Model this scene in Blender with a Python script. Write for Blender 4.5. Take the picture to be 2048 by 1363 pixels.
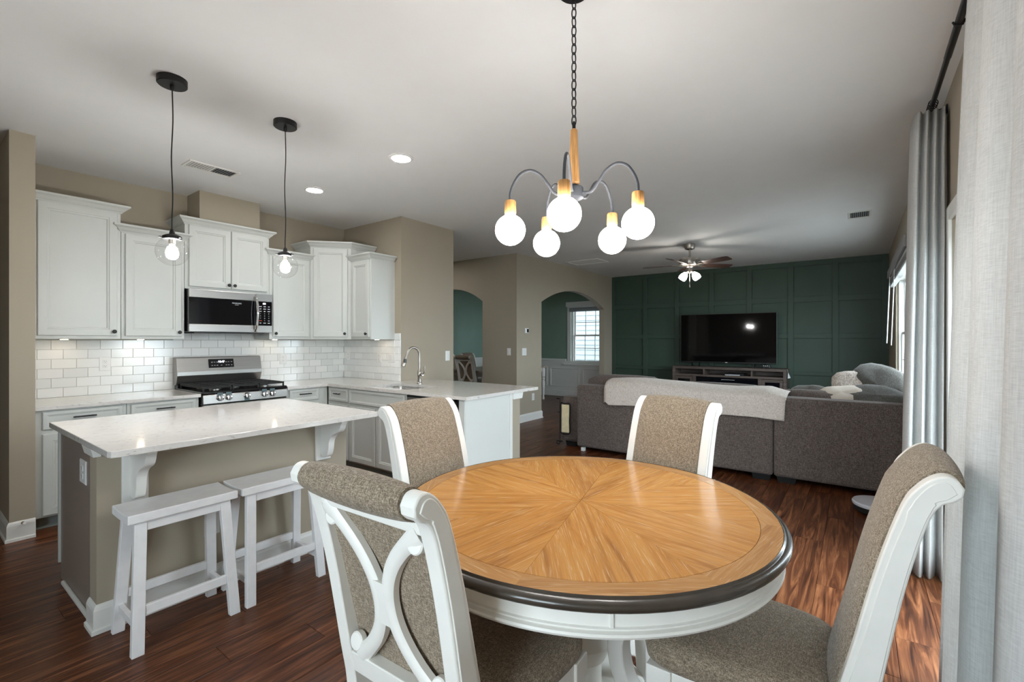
import bpy, math, random
from mathutils import Vector
random.seed(7)
for o in list(bpy.data.objects): bpy.data.objects.remove(o, do_unlink=True)
SC = bpy.context.scene
COL = SC.collection
# ------------------------------------------------------------------ camera
H = 1.36
YAW = math.atan(690/930.)
cam_d = bpy.data.cameras.new('camera'); cam = bpy.data.objects.new('camera', cam_d); COL.objects.link(cam)
cam.location = (0, 0, H); cam.rotation_euler = (math.pi/2, 0, YAW)
cam_d.sensor_width = 36; cam_d.lens = 930/2048*36; cam_d.shift_y = -1.5/2048; cam_d.clip_start = 0.02
SC.camera = cam
# ------------------------------------------------------------------ world, daylight, exposure
W = bpy.data.worlds.new('sky'); SC.world = W; W.use_nodes = True
bg = W.node_tree.nodes['Background']
bg.inputs[0].default_value = (0.80, 0.90, 1.0, 1); bg.inputs[1].default_value = 6.5
SC.view_settings.view_transform = 'Standard'; SC.view_settings.look = 'None'
SC.view_settings.gamma = 1; SC.view_settings.use_curve_mapping = False
SC.view_settings.exposure = 1.46
SC.cycles.use_denoising = True
SC.cycles.max_bounces = 12; SC.cycles.diffuse_bounces = 6; SC.cycles.glossy_bounces = 5
SC.cycles.transmission_bounces = 8; SC.cycles.transparent_max_bounces = 12
SC.cycles.caustics_reflective = False; SC.cycles.caustics_refractive = False
SC.cycles.sample_clamp_indirect = 6
def portal(name, loc, rot, sx, sy):
    l = bpy.data.lights.new(name, 'AREA'); l.shape = 'RECTANGLE'; l.size = sx; l.size_y = sy
    l.cycles.is_portal = True
    o = bpy.data.objects.new(name, l); COL.objects.link(o); o.location = loc; o.rotation_euler = rot
    return o
XW = 0.42          # window wall plane
CE = 2.78          # ceiling
XK = -5.30         # kitchen wall plane
YE = 3.52          # kitchen end wall plane
XC = -4.195        # column wall plane
XH = -4.455        # hall wall plane
YG = 9.83          # green wall plane
YB_ = -1.6
portal('patio_door_daylight', (XW+.14, 2.51, 1.02), (0, math.pi/2, 0), 2.0, 1.9)
portal('living_window_daylight', (XW+.14, 6.85, 1.45), (0, math.pi/2, 0), 1.5, 2.5)
portal('added_window_daylight', (-.5, YB_-.14, 1.4), (math.pi/2, 0, 0), 1.5, 1.6)  # portal of the window added behind the camera
portal('dining_window_2_daylight', (-7.1, YG+.17, 1.4), (-math.pi/2, 0, 0), .93, 1.25)
portal('dining_window_daylight', (-5.06, YG+.17, 1.4), (-math.pi/2, 0, 0), .93, 1.25)
# ------------------------------------------------------------------ materials
def srgb(r, g, b):
    f = lambda c: (c/255/12.92) if c/255 <= .04045 else ((c/255+.055)/1.055)**2.4
    return (f(r), f(g), f(b), 1)
MATS = {}
def new_mat(name):
    m = bpy.data.materials.new(name); m.use_nodes = True
    nt = m.node_tree; p = nt.nodes['Principled BSDF']
    MATS[name] = m
    return m, nt, p
def N(nt, t, **kw):
    n = nt.nodes.new(t)
    for k, v in kw.items(): setattr(n, k, v)
    return n
def ramp(nt, fac, stops):
    r = N(nt, 'ShaderNodeValToRGB')
    e = r.color_ramp.elements
    while len(e) < len(stops): e.new(.5)
    for i, (pos, c) in enumerate(stops): e[i].position = pos; e[i].color = c
    nt.links.new(fac, r.inputs[0])
    return r.outputs[0]
def noise(nt, vec, scale, detail=3, rough=.55, dist=0):
    n = N(nt, 'ShaderNodeTexNoise'); n.inputs['Scale'].default_value = scale
    n.inputs['Detail'].default_value = detail; n.inputs['Roughness'].default_value = rough
    n.inputs['Distortion'].default_value = dist
    if vec is not None: nt.links.new(vec, n.inputs['Vector'])
    return n.outputs[0]
def mapping(nt, vec, scale=(1, 1, 1), loc=(0, 0, 0), rot=(0, 0, 0)):
    m = N(nt, 'ShaderNodeMapping'); m.inputs['Scale'].default_value = scale
    m.inputs['Location'].default_value = loc; m.inputs['Rotation'].default_value = rot
    nt.links.new(vec, m.inputs['Vector']); return m.outputs[0]
def objco(nt): return N(nt, 'ShaderNodeTexCoord').outputs['Object']
def mix(nt, fac, a, b, blend='MIX'):
    m = N(nt, 'ShaderNodeMix', data_type='RGBA', blend_type=blend)
    for i, v in ((0, fac), (6, a), (7, b)):
        if hasattr(v, 'is_linked'): nt.links.new(v, m.inputs[i])
        else: m.inputs[i].default_value = v
    return m.outputs[2]
def bump(nt, p, hgt, strength=.2, dist=.002):
    b = N(nt, 'ShaderNodeBump'); b.inputs['Strength'].default_value = strength
    b.inputs['Distance'].default_value = dist
    nt.links.new(hgt, b.inputs['Height']); nt.links.new(b.outputs[0], p.inputs['Normal'])
def plain(name, col, rough=.5, metal=0, var=.04, scale=6, bmp=0, bscale=300, coat=0, spec=.5):
    m, nt, p = new_mat(name)
    co = objco(nt)
    lo = tuple(c*(1-var) for c in col[:3])+(1,); hi = tuple(min(1, c*(1+var)) for c in col[:3])+(1,)
    nt.links.new(ramp(nt, noise(nt, co, scale), [(.3, lo), (.7, hi)]), p.inputs['Base Color'])
    p.inputs['Roughness'].default_value = rough; p.inputs['Metallic'].default_value = metal
    p.inputs['Coat Weight'].default_value = coat; p.inputs['Specular IOR Level'].default_value = spec
    if bmp: bump(nt, p, noise(nt, co, bscale), bmp)
    return m
def emis(name, col, strength):
    m, nt, p = new_mat(name)
    p.inputs['Base Color'].default_value = (.9, .9, .9, 1)
    p.inputs['Emission Color'].default_value = col; p.inputs['Emission Strength'].default_value = strength
    n = noise(nt, objco(nt), 30); p.inputs['Roughness'].default_value = .4
    nt.links.new(ramp(nt, n, [(.2, (.88, .88, .88, 1)), (.8, (.92, .92, .92, 1))]), p.inputs['Base Color'])
    return m
def brushed(name, col, rough=.28, axis=1):
    m, nt, p = new_mat(name); co = objco(nt)
    s = [260, 260, 260]; s[axis] = 2.5
    n = noise(nt, mapping(nt, co, tuple(s)), 1, 2)
    nt.links.new(ramp(nt, n, [(.3, tuple(c*.9 for c in col[:3])+(1,)), (.7, col)]), p.inputs['Base Color'])
    r = N(nt, 'ShaderNodeMapRange'); r.inputs[3].default_value = rough-.05; r.inputs[4].default_value = rough+.08
    nt.links.new(n, r.inputs[0]); nt.links.new(r.outputs[0], p.inputs['Roughness'])
    p.inputs['Metallic'].default_value = 1
    return m
def fabric(name, c0, c1, c2, scale=1.0, bmp=.5, rough=.95):
    m, nt, p = new_mat(name); co = objco(nt)
    a = noise(nt, mapping(nt, co, (520*scale, 62*scale, 62*scale)), 1, 2, .6)
    b = noise(nt, mapping(nt, co, (62*scale, 520*scale, 520*scale)), 1, 2, .6)
    c = noise(nt, mapping(nt, co, (300*scale, 300*scale, 300*scale)), 1, 1, .5)
    mx = N(nt, 'ShaderNodeMath', operation='ADD'); nt.links.new(a, mx.inputs[0]); nt.links.new(b, mx.inputs[1])
    m2 = N(nt, 'ShaderNodeMath', operation='ADD'); nt.links.new(mx.outputs[0], m2.inputs[0]); nt.links.new(c, m2.inputs[1])
    m3 = N(nt, 'ShaderNodeMath', operation='DIVIDE'); nt.links.new(m2.outputs[0], m3.inputs[0]); m3.inputs[1].default_value = 3
    nt.links.new(ramp(nt, m3.outputs[0], [(.40, c0), (.5, c1), (.60, c2)]), p.inputs['Base Color'])
    p.inputs['Roughness'].default_value = rough; p.inputs['Specular IOR Level'].default_value = .1
    p.inputs['Sheen Weight'].default_value = .15
    bump(nt, p, m3.outputs[0], bmp, .002)
    return m
plain('ceiling_paint', srgb(228, 229, 229), .9, var=.01, bmp=.05, bscale=180)
plain('wall_paint', srgb(166, 156, 139), .75, var=.015, scale=3, bmp=.05, bscale=220)
plain('green_paint', srgb(55, 74, 62), .55, var=.05, scale=3, bmp=.05, bscale=220)
plain('dining_green', srgb(128, 150, 136), .6, var=.03, scale=3)
plain('white_trim', srgb(226, 226, 222), .4, var=.015)
plain('cabinet_paint', srgb(202, 205, 201), .42, var=.012, scale=3)
plain('island_side_paint', srgb(142, 130, 121), .4, var=.02)
plain('end_panel_paint', srgb(214, 216, 212), .4, var=.01)
plain('toe_kick_paint', srgb(140, 150, 146), .5)
plain('chair_white', srgb(232, 230, 224), .42, var=.025, scale=14)
plain('stool_white', srgb(234, 234, 235), .45, var=.035, scale=18)
plain('plastic_white', srgb(228, 228, 226), .35, var=.01)
plain('slot_dark', srgb(60, 58, 56), .5)
plain('black_metal', srgb(28, 28, 29), .45, metal=.3, var=.08)
plain('dark_grey_metal', srgb(70, 72, 77), .6, metal=0, var=.06)
plain('black_plastic', srgb(16, 17, 18), .35, var=.1)
plain('black_enamel', srgb(12, 12, 13), .18, var=.1)
plain('cast_iron', srgb(24, 24, 24), .7, var=.15, bmp=.2)
plain('black_glass', srgb(9, 11, 16), .06, var=.1, coat=.3)
plain('tv_screen', srgb(5, 5, 7), .05, var=.1, spec=.3)
plain('teal_bezel', srgb(82, 104, 108), .4)
plain('grout', srgb(196, 194, 188), .9)
plain('dimmed_siding', srgb(98, 106, 108), .6, var=.02)  # white siding, darkened in colour to keep its daylight down
plain('lawn', srgb(140, 138, 134), .95, var=.1, scale=4)
plain('vent_dark', srgb(62, 66, 70), .8)
plain('subfloor', srgb(34, 20, 13), .8)
plain('blind_grey', srgb(150, 150, 152), .6)
plain('blind_white', srgb(222, 226, 226), .5)
plain('robot_white', srgb(214, 216, 226), .25, var=.01)
plain('rubber_black', srgb(14, 14, 14), .8)
plain('blanket_cream', srgb(214, 203, 190), .95)
plain('red_print', srgb(190, 60, 40), .5)
plain('white_print', srgb(225, 228, 232), .5)
plain('cream_pad', srgb(226, 212, 172), .95, var=.08, scale=30, bmp=.4, bscale=160)
brushed('steel', (.38, .365, .345, 1), .33, 1)
brushed('steel_sink', (.55, .54, .52, 1), .25, 0)
brushed('nickel', (.44, .40, .36, 1), .28, 2)
brushed('chrome', (.78, .78, .80, 1), .1, 2)
plain('brass', (.55, .45, .28, 1), .3, metal=1)
# warm lamps
emis('globe_glow', (1, .98, .955, 1), 17)
emis('bulb_glow', (1, .98, .955, 1), 180)
emis('can_glow', (1, .98, .955, 1), 60)
emis('puck_glow', (1, .80, .58, 1), 14)
emis('shade_glow', (1, .93, .84, 1), 18)
emis('clock_digits', (.85, .9, 1, 1), 2.5)
# clear glass: thin shell, part clear, part mirror at grazing angles
def thin_glass(name, tint=(1, 1, 1, 1), ior=1.45):
    m, nt, p = new_mat(name); nt.nodes.remove(p)
    out = [n for n in nt.nodes if n.type == 'OUTPUT_MATERIAL'][0]
    t = N(nt, 'ShaderNodeBsdfTransparent'); t.inputs[0].default_value = tint
    g = N(nt, 'ShaderNodeBsdfGlossy'); g.inputs['Roughness'].default_value = .02
    lw = N(nt, 'ShaderNodeLayerWeight'); lw.inputs['Blend'].default_value = .5
    pw = N(nt, 'ShaderNodeMath', operation='POWER'); nt.links.new(lw.outputs['Facing'], pw.inputs[0]); pw.inputs[1].default_value = 5
    f = N(nt, 'ShaderNodeMath', operation='MULTIPLY_ADD'); nt.links.new(pw.outputs[0], f.inputs[0]); f.inputs[1].default_value = (ior-1)*.9; f.inputs[2].default_value = .035
    s = N(nt, 'ShaderNodeMixShader'); nt.links.new(f.outputs[0], s.inputs[0])
    nt.links.new(t.outputs[0], s.inputs[1]); nt.links.new(g.outputs[0], s.inputs[2]); nt.links.new(s.outputs[0], out.inputs[0])
thin_glass('pane_glass', (.96, .985, .98, 1)); thin_glass('globe_glass', (.97, .97, .97, 1), 1.5)
fabric('chair_fabric', srgb(102, 90, 76), srgb(135, 121, 104), srgb(170, 157, 139), 1.0)
fabric('sofa_fabric', srgb(68, 59, 55), srgb(98, 88, 83), srgb(130, 120, 114), .8)
fabric('pillow_grey', srgb(70, 68, 65), srgb(94, 92, 88), srgb(122, 120, 115), .9)
fabric('pillow_pattern', srgb(150, 138, 128), srgb(196, 184, 174), srgb(222, 212, 204), .3)
fabric('throw_knit', srgb(180, 168, 158), srgb(205, 195, 186), srgb(222, 213, 205), .55, .8)
# curtain: linen with some light through it
m, nt, p = new_mat('curtain_linen'); co = objco(nt)
a = noise(nt, mapping(nt, co, (300, 300, 9)), 1, 3, .6); b = noise(nt, mapping(nt, co, (40, 40, 420)), 1, 2)
av = N(nt, 'ShaderNodeMath', operation='ADD'); nt.links.new(a, av.inputs[0]); nt.links.new(b, av.inputs[1])
ac = N(nt, 'ShaderNodeMath', operation='MULTIPLY'); nt.links.new(av.outputs[0], ac.inputs[0]); ac.inputs[1].default_value = .5
cc = ramp(nt, ac.outputs[0], [(.36, srgb(192, 192, 190)), (.5, srgb(204, 204, 202)), (.64, srgb(213, 213, 211))])
out = [n for n in nt.nodes if n.type == 'OUTPUT_MATERIAL'][0]
nt.links.new(cc, p.inputs['Base Color']); p.inputs['Roughness'].default_value = .9; p.inputs['Specular IOR Level'].default_value = .1
tr = N(nt, 'ShaderNodeBsdfTranslucent'); nt.links.new(cc, tr.inputs[0])
sh = N(nt, 'ShaderNodeMixShader'); sh.inputs[0].default_value = .22
nt.links.new(p.outputs[0], sh.inputs[1]); nt.links.new(tr.outputs[0], sh.inputs[2]); nt.links.new(sh.outputs[0], out.inputs[0])
# glossy wall tile
m, nt, p = new_mat('wall_tile'); inf = N(nt, 'ShaderNodeObjectInfo')
nt.links.new(ramp(nt, inf.outputs['Random'], [(0, srgb(226, 228, 227)), (1, srgb(238, 239, 237))]), p.inputs['Base Color'])
p.inputs['Roughness'].default_value = .12
bump(nt, p, noise(nt, mapping(nt, N(nt, 'ShaderNodeTexCoord').outputs['Generated'], (2, 3, 3)), 2), .03, .006)
# quartz
m, nt, p = new_mat('quartz'); co = objco(nt)
sp = noise(nt, mapping(nt, co, (60, 26, 60)), 1, 4, .7, .6)
nt.links.new(mix(nt, ramp(nt, noise(nt, co, 3), [(.35, (0, 0, 0, 1)), (.7, (.4, .4, .4, 1))]),
   ramp(nt, sp, [(.30, srgb(150, 146, 144)), (.40, srgb(214, 210, 205)), (.8, srgb(224, 221, 216))]), srgb(210, 206, 202)), p.inputs['Base Color'])
p.inputs['Roughness'].default_value = .1
# woods
def wood(name, dark, mid, light, axis=1, fine=150, along=3.0, rough=.35, coat=0, rnd=False, big=6, pores=None):
    m, nt, p = new_mat(name); co = objco(nt)
    if rnd:
        inf = N(nt, 'ShaderNodeObjectInfo'); ml = N(nt, 'ShaderNodeVectorMath', operation='SCALE')
        cb = N(nt, 'ShaderNodeCombineXYZ')
        for i in range(3): nt.links.new(inf.outputs['Random'], cb.inputs[i])
        nt.links.new(cb.outputs[0], ml.inputs[0]); ml.inputs['Scale'].default_value = 37.0
        ad = N(nt, 'ShaderNodeVectorMath', operation='ADD'); nt.links.new(co, ad.inputs[0]); nt.links.new(ml.outputs[0], ad.inputs[1])
        co = ad.outputs[0]
    s1 = [fine]*3; s1[axis] = along
    s2 = [big*3.2]*3; s2[axis] = big*.22
    g = noise(nt, mapping(nt, co, tuple(s1)), 1, 4, .6, .3)
    h = noise(nt, mapping(nt, co, tuple(s2)), 1, 5, .62, 1.4)
    c1 = ramp(nt, h, [(.30, dark), (.5, mid), (.70, light)])
    c2 = ramp(nt, g, [(.3, (.55, .53, .51, 1)), (.62, (1, 1, 1, 1))])
    c = mix(nt, .35 if pores else .85, c1, c2, 'MULTIPLY')
    if rnd:
        c = mix(nt, .6, c, ramp(nt, inf.outputs['Random'], [(0, (.80, .79, .78, 1) if not pores else (.86, .84, .82, 1)), (1, (1.0, 1.0, 1.0, 1))]), 'MULTIPLY')
    if pores:
        s3 = [430]*3; s3[axis] = 10
        pn = noise(nt, mapping(nt, co, tuple(s3)), 1, 2, .5, .6)
        c = mix(nt, ramp(nt, pn, [(.58, (0, 0, 0, 1)), (.72, (.62, .62, .62, 1))]), c, pores)
    nt.links.new(c, p.inputs['Base Color'])
    p.inputs['Roughness'].default_value = rough; p.inputs['Coat Weight'].default_value = coat; p.inputs['Coat Roughness'].default_value = .12
    bump(nt, p, g, .08, .001)
    if rnd and not pores: p.inputs['Specular IOR Level'].default_value = .25
    return m
wood('floor_wood', srgb(44, 22, 13), srgb(98, 56, 34), srgb(150, 97, 63), 1, 190, 2.6, .34, 0, True, 9)
wood('table_oak', srgb(168, 111, 49), srgb(200, 139, 66), srgb(210, 154, 82), 0, 380, 7, .24, .35, True, 6, srgb(226, 198, 156))
wood('table_oak_border', srgb(164, 114, 62), srgb(188, 136, 78), srgb(198, 148, 90), 1, 380, 9, .24, .35, True, 7, srgb(220, 192, 150))
plain('table_edge', srgb(62, 55, 48), .26, var=.14, scale=12, coat=.2)
wood('lamp_wood', srgb(176, 122, 66), srgb(205, 152, 92), srgb(224, 178, 120), 2, 160, 10, .45, 0, False, 9)
wood('stand_wood', srgb(70, 60, 55), srgb(96, 84, 77), srgb(116, 104, 96), 0, 120, 4, .5, 0, False, 6)
wood('fan_blade', srgb(48, 34, 30), srgb(70, 52, 46), srgb(90, 70, 62), 0, 120, 4, .4, 0, False, 6)
wood('dining_top', srgb(150, 136, 122), srgb(176, 160, 144), srgb(196, 182, 166), 1, 120, 4, .3, 0, False, 6)
# ------------------------------------------------------------------ mesh building
class MB:
    def __init__(s): s.v = []; s.f = []
    def add(s, vs, fs):
        o = len(s.v); s.v += [tuple(v) for v in vs]; s.f += [tuple(i+o for i in f) for f in fs]; return s
    def box(s, x0, x1, y0, y1, z0, z1):
        x0, x1 = min(x0, x1), max(x0, x1); y0, y1 = min(y0, y1), max(y0, y1); z0, z1 = min(z0, z1), max(z0, z1)
        return s.add([(x0, y0, z0), (x1, y0, z0), (x1, y1, z0), (x0, y1, z0), (x0, y0, z1), (x1, y0, z1), (x1, y1, z1), (x0, y1, z1)],
            [(3, 2, 1, 0), (4, 5, 6, 7), (0, 1, 5, 4), (1, 2, 6, 5), (2, 3, 7, 6), (3, 0, 4, 7)])
    def grid(s, rows, cu=False, cv=False, cap0=False, cap1=False):
        n = len(rows); m = len(rows[0]); vs = [p for r in rows for p in r]; fs = []
        for i in range(n if cu else n-1):
            for j in range(m if cv else m-1):
                a = i*m+j; b = i*m+(j+1) % m; c = ((i+1) % n)*m+(j+1) % m; d = ((i+1) % n)*m+j
                fs.append((a, b, c, d))
        if cap0: fs.append(tuple(range(m))[::-1])
        if cap1: fs.append(tuple((n-1)*m+j for j in range(m)))
        return s.add(vs, fs)
    def lathe(s, prof, n=24, c=(0, 0, 0), cap=True):
        rows = [[(c[0]+r*math.cos(2*math.pi*k/n), c[1]+r*math.sin(2*math.pi*k/n), c[2]+z) for k in range(n)] for r, z in prof]
        return s.grid(rows, False, True, cap, cap)
    def sphere(s, c, r, n=24, m=14, sz=1):
        prof = [(max(1e-5, r*math.sin(math.pi*i/m)), -r*sz*math.cos(math.pi*i/m)) for i in range(m+1)]
        return s.lathe(prof, n, c)
    def tube(s, pts, r, n=10, cap=True, closed=False):
        P = [Vector(p) for p in pts]; rr = r if isinstance(r, (list, tuple)) else [r]*len(P)
        rows = []; up = None
        for i, p in enumerate(P):
            if closed: t = (P[(i+1) % len(P)]-P[i-1])
            else: t = P[min(i+1, len(P)-1)]-P[max(i-1, 0)]
            t.normalize()
            if up is None:
                up = Vector((0, 0, 1)) if abs(t.z) < .9 else Vector((1, 0, 0))
            a = t.cross(up)
            if a.length < 1e-6: a = t.orthogonal()
            a.normalize(); b = a.cross(t); b.normalize(); up = b
            rows.append([tuple(p+a*rr[i]*math.cos(2*math.pi*k/n)+b*rr[i]*math.sin(2*math.pi*k/n)) for k in range(n)])
        return s.grid(rows, closed, True, cap and not closed, cap and not closed)
    def prism(s, poly, fn, t0, t1):
        n = len(poly); vs = [fn(a, b, t0) for a, b in poly]+[fn(a, b, t1) for a, b in poly]
        fs = [tuple(range(n))[::-1], tuple(range(n, 2*n))]+[(i, (i+1) % n, n+(i+1) % n, n+i) for i in range(n)]
        return s.add(vs, fs)
    def panel(s, O, U, V, Wn, w, h, prof):
        O, U, V, Wn = map(Vector, (O, U, V, Wn)); rows = []
        for ins, dep in prof:
            rows.append([tuple(O+U*a+V*b+Wn*dep) for a, b in ((ins, ins), (w-ins, ins), (w-ins, h-ins), (ins, h-ins))])
        return s.grid(rows, False, True, True, True)
def cr(pts, k=4, closed=False):
    """Catmull-Rom subdivision of a list of points"""
    out = []; n = len(pts)
    for i in range(n if closed else n-1):
        g = lambda j: pts[j % n] if closed else pts[max(0, min(n-1, j))]
        p0, p1, p2, p3 = g(i-1), g(i), g(i+1), g(i+2)
        for q in range(k):
            t = q/k
            out.append(tuple(.5*((2*b)+(-a+c)*t+(2*a-5*b+4*c-d)*t*t+(-a+3*b-3*c+d)*t**3) for a, b, c, d in zip(p0, p1, p2, p3)))
    if not closed: out.append(tuple(pts[-1]))
    return out
ROOT = {}
def obj(name, mb, mat, parent=None, bevel=0, smooth=False, seg=2, solid=0, label=None, angle=35, sub=0):
    off = ROOT.get(parent.as_pointer(), Vector((0, 0, 0))) if parent else Vector((0, 0, 0))
    me = bpy.data.meshes.new(name)
    me.from_pydata([(v[0]-off.x, v[1]-off.y, v[2]-off.z) for v in mb.v], [], mb.f); me.update()
    me.materials.append(MATS[mat])
    import bmesh
    b = bmesh.new(); b.from_mesh(me); bmesh.ops.recalc_face_normals(b, faces=b.faces); b.to_mesh(me); b.free()
    if smooth:
        for p in me.polygons: p.use_smooth = True
        me.set_sharp_from_angle(angle=math.radians(angle))
    o = bpy.data.objects.new(name, me); COL.objects.link(o)
    if parent: o.parent = parent; ROOT[o.as_pointer()] = off
    if solid:
        md = o.modifiers.new('thick', 'SOLIDIFY'); md.thickness = solid; md.offset = 0
    if sub:
        md = o.modifiers.new('sub', 'SUBSURF'); md.levels = sub; md.render_levels = sub
    if bevel:
        md = o.modifiers.new('bev', 'BEVEL'); md.width = bevel; md.segments = seg; md.limit_method = 'ANGLE'; md.angle_limit = math.radians(40)
    if label: o['label'] = label
    return o
def tag(o, label, cat, group=None):
    o['label'] = label; o['category'] = cat
    if group: o['group'] = group
    return o
def thing(name, loc, label, cat, group=None, rz=0, world=True):
    """an Empty at the thing's base. world=True: parts are written in room coordinates"""
    o = bpy.data.objects.new(name, None); COL.objects.link(o); o.empty_display_size = .1
    o.location = loc; o.rotation_euler = (0, 0, rz)
    if world: ROOT[o.as_pointer()] = Vector(loc)
    return tag(o, label, cat, group)
def struct(name, mb, mat, **kw):
    o = obj(name, mb, mat, **kw); o['kind'] = 'structure'; return o
def copy_tree(o, parent=None):
    c = o.copy(); COL.objects.link(c); c.parent = parent
    for ch in list(o.children): copy_tree(ch, c)
    return c
def piece(name, me, parent, loc, sc=(1, 1, 1)):
    o = bpy.data.objects.new(name, me); COL.objects.link(o); o.parent = parent; o.location = loc; o.scale = sc; return o
def mesh_of(name, mb, mat):
    o = obj(name, mb, mat); me = o.data; bpy.data.objects.remove(o); return me
def text_mesh(body, size, fn, parent, mat, name='lettering'):
    cu = bpy.data.curves.new('t', 'FONT'); cu.body = body; cu.size = size; cu.align_x = 'CENTER'; cu.align_y = 'CENTER'; cu.resolution_u = 2
    t = bpy.data.objects.new('t', cu); COL.objects.link(t)
    dg = bpy.context.evaluated_depsgraph_get(); dg.update(); me = bpy.data.meshes.new_from_object(t.evaluated_get(dg))
    bpy.data.objects.remove(t)
    mb = MB(); mb.add([fn(v.co.x, v.co.y) for v in me.vertices], [tuple(p.vertices) for p in me.polygons])
    return obj(name, mb, mat, parent)
# ================================================================== STRUCTURE
# floor: subfloor slab with planks laid on it
YB = -1.6; XL = -8.0
fl = struct('floor', MB().box(XL-.2, XW+.2, YB-.2, YG+.2, -.10, -.012), 'subfloor')
PW, PL = .162, 1.22
pm = MB(); b_ = .0015
pm.add([(0, 0, 0), (PW-.0012, 0, 0), (PW-.0012, PL-.0012, 0), (0, PL-.0012, 0),
        (0, 0, .0105), (PW-.0012, 0, .0105), (PW-.0012, PL-.0012, .0105), (0, PL-.0012, .0105),
        (b_, b_, .012), (PW-.0012-b_, b_, .012), (PW-.0012-b_, PL-.0012-b_, .012), (b_, PL-.0012-b_, .012)],
       [(0, 1, 5, 4), (1, 2, 6, 5), (2, 3, 7, 6), (3, 0, 4, 7), (4, 5, 9, 8), (5, 6, 10, 9), (6, 7, 11, 10), (7, 4, 8, 11), (8, 9, 10, 11)])
plank_me = mesh_of('plank', pm, 'floor_wood')
def project(x, y, z):
    d = -x*math.sin(YAW)+y*math.cos(YAW); l = x*math.cos(YAW)+y*math.sin(YAW)
    if d < .2: return None
    return 1024+930*l/d, 680-930*(z-H)/d, d
spots = []
rows = int((XW-XL)/PW)+12
for r in range(rows):
    x = -2.937+PW*(r-34)
    if x+PW < XL-.1 or x > XW: continue
    off = .455+[0, .43, .81, .21, .62, 1.02, .35, .75][r % 8]*1.0+.07*((r*5) % 3)
    k = math.floor((YB-off)/PL)
    while off+k*PL < YG:
        y = off+k*PL; k += 1
        vis = 0
        for tx in (.1, .5, .9):
            for ty in (.02, .25, .5, .75, .98):
                q = project(x+PW*tx, y+PL*ty, 0)
                if q and -40 < q[0] < 2090 and q[1] < 1400: vis = max(vis, 1/q[2]**2)
        px = x+PW/2; py = y+PL/2
        if px < -4.7 and py < 6.2: vis = min(vis, .001)      # under the kitchen cabinets
        spots.append((vis, x, y))
spots.sort(key=lambda q: -q[0])
rest = MB()
for i, (vis, x, y) in enumerate(spots):
    if i < 300 and vis > 0: piece('plank', plank_me, fl, (x, y, -.012))
    elif y+PL > YB: rest.add([(v[0]+x, v[1]+y, v[2]-.012) for v in pm.v], pm.f)
ro = obj('plank_field', rest, 'floor_wood', fl); ro['kind'] = 'stuff'
struct('ceiling', MB().box(XL-.2, XW+.2, YB-.2, YG+.2, CE, CE+.12), 'ceiling_paint')
# --- kitchen wall, stub wall, chase, end block
wl = struct('wall_left', MB().box(XK-.12, XK, .622, YE+.1, 0, CE), 'wall_paint')
struct('wall_stub', MB().box(XL, -4.587, .497, .622, 0, CE), 'wall_paint')
struct('wall_chase', MB().box(XK, -5.0, 1.774, 2.326, 2.44, CE), 'wall_paint')
we = struct('wall_column', MB().box(XK-.1, XC, YE, 4.381, 0, CE), 'wall_paint')
# --- closing walls out of view (room behind the camera, hall end)

struct('wall_far_left', MB().box(XL-.12, XL, YB, YG, 0, CE), 'dining_green')
struct('wall_hall_left', MB().box(XL, XK-.1, 4.26, 4.381, 0, CE), 'wall_paint')
# --- arched walls
def arch_pts(a0, a1, spring, rise, n=20):
    w = a1-a0; R = (w*w/4+rise*rise)/(2*rise); cz = spring+rise-R; out = []
    t0 = math.asin((w/2)/R)
    for i in range(n+1):
        t = -t0+2*t0*i/n; out.append(((a0+a1)/2+R*math.sin(t), cz+R*math.cos(t)))
    return out
def arch_wall(name, fn, lo, hi, a0, a1, spring, rise, t0, t1, mat):
    mb = MB()
    poly = [(lo, 0), (a0, 0)]+arch_pts(a0, a1, spring, rise)+[(a1, 0), (hi, 0), (hi, CE), (lo, CE)]
    mb.prism(poly, fn, t0, t1)
    return struct(name, mb, mat)
arch_wall('wall_hall', lambda a, b, t: (a, t, b), XL, XH, -6.70, -5.183, 2.032, .25, 6.133, 6.253, 'wall_paint')
arch_wall('wall_arch', lambda a, b, t: (t, a, b), 6.2531, YG+.1, 6.875, 9.40, 2.037, .285, XH-.12, XH, 'wall_paint')
# --- green panelled wall: battens are parts
wg = struct('wall_green', MB().box(XH-.0, XW+.12, YG, YG+.15, 0, CE), 'green_paint')
stx = [-4.41, -3.684, -3.004, -2.325, -1.646, -.968, -.300, .372]
BT = .034
for i, x in enumerate(stx):
    obj('batten', MB().box(x-.045, x+.045, YG-BT, YG, 0, CE), 'green_paint', wg, bevel=.002, seg=1)
for z0, z1 in ((2.69, CE), (2.045, 2.14), (1.395, 1.475), (.735, .795), (.0, .13)):
    for a, b in zip(stx[:-1], stx[1:]):
        obj('batten', MB().box(a+.045, b-.045, YG-BT, YG, z0, z1), 'green_paint', wg, bevel=.002, seg=1)
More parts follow.
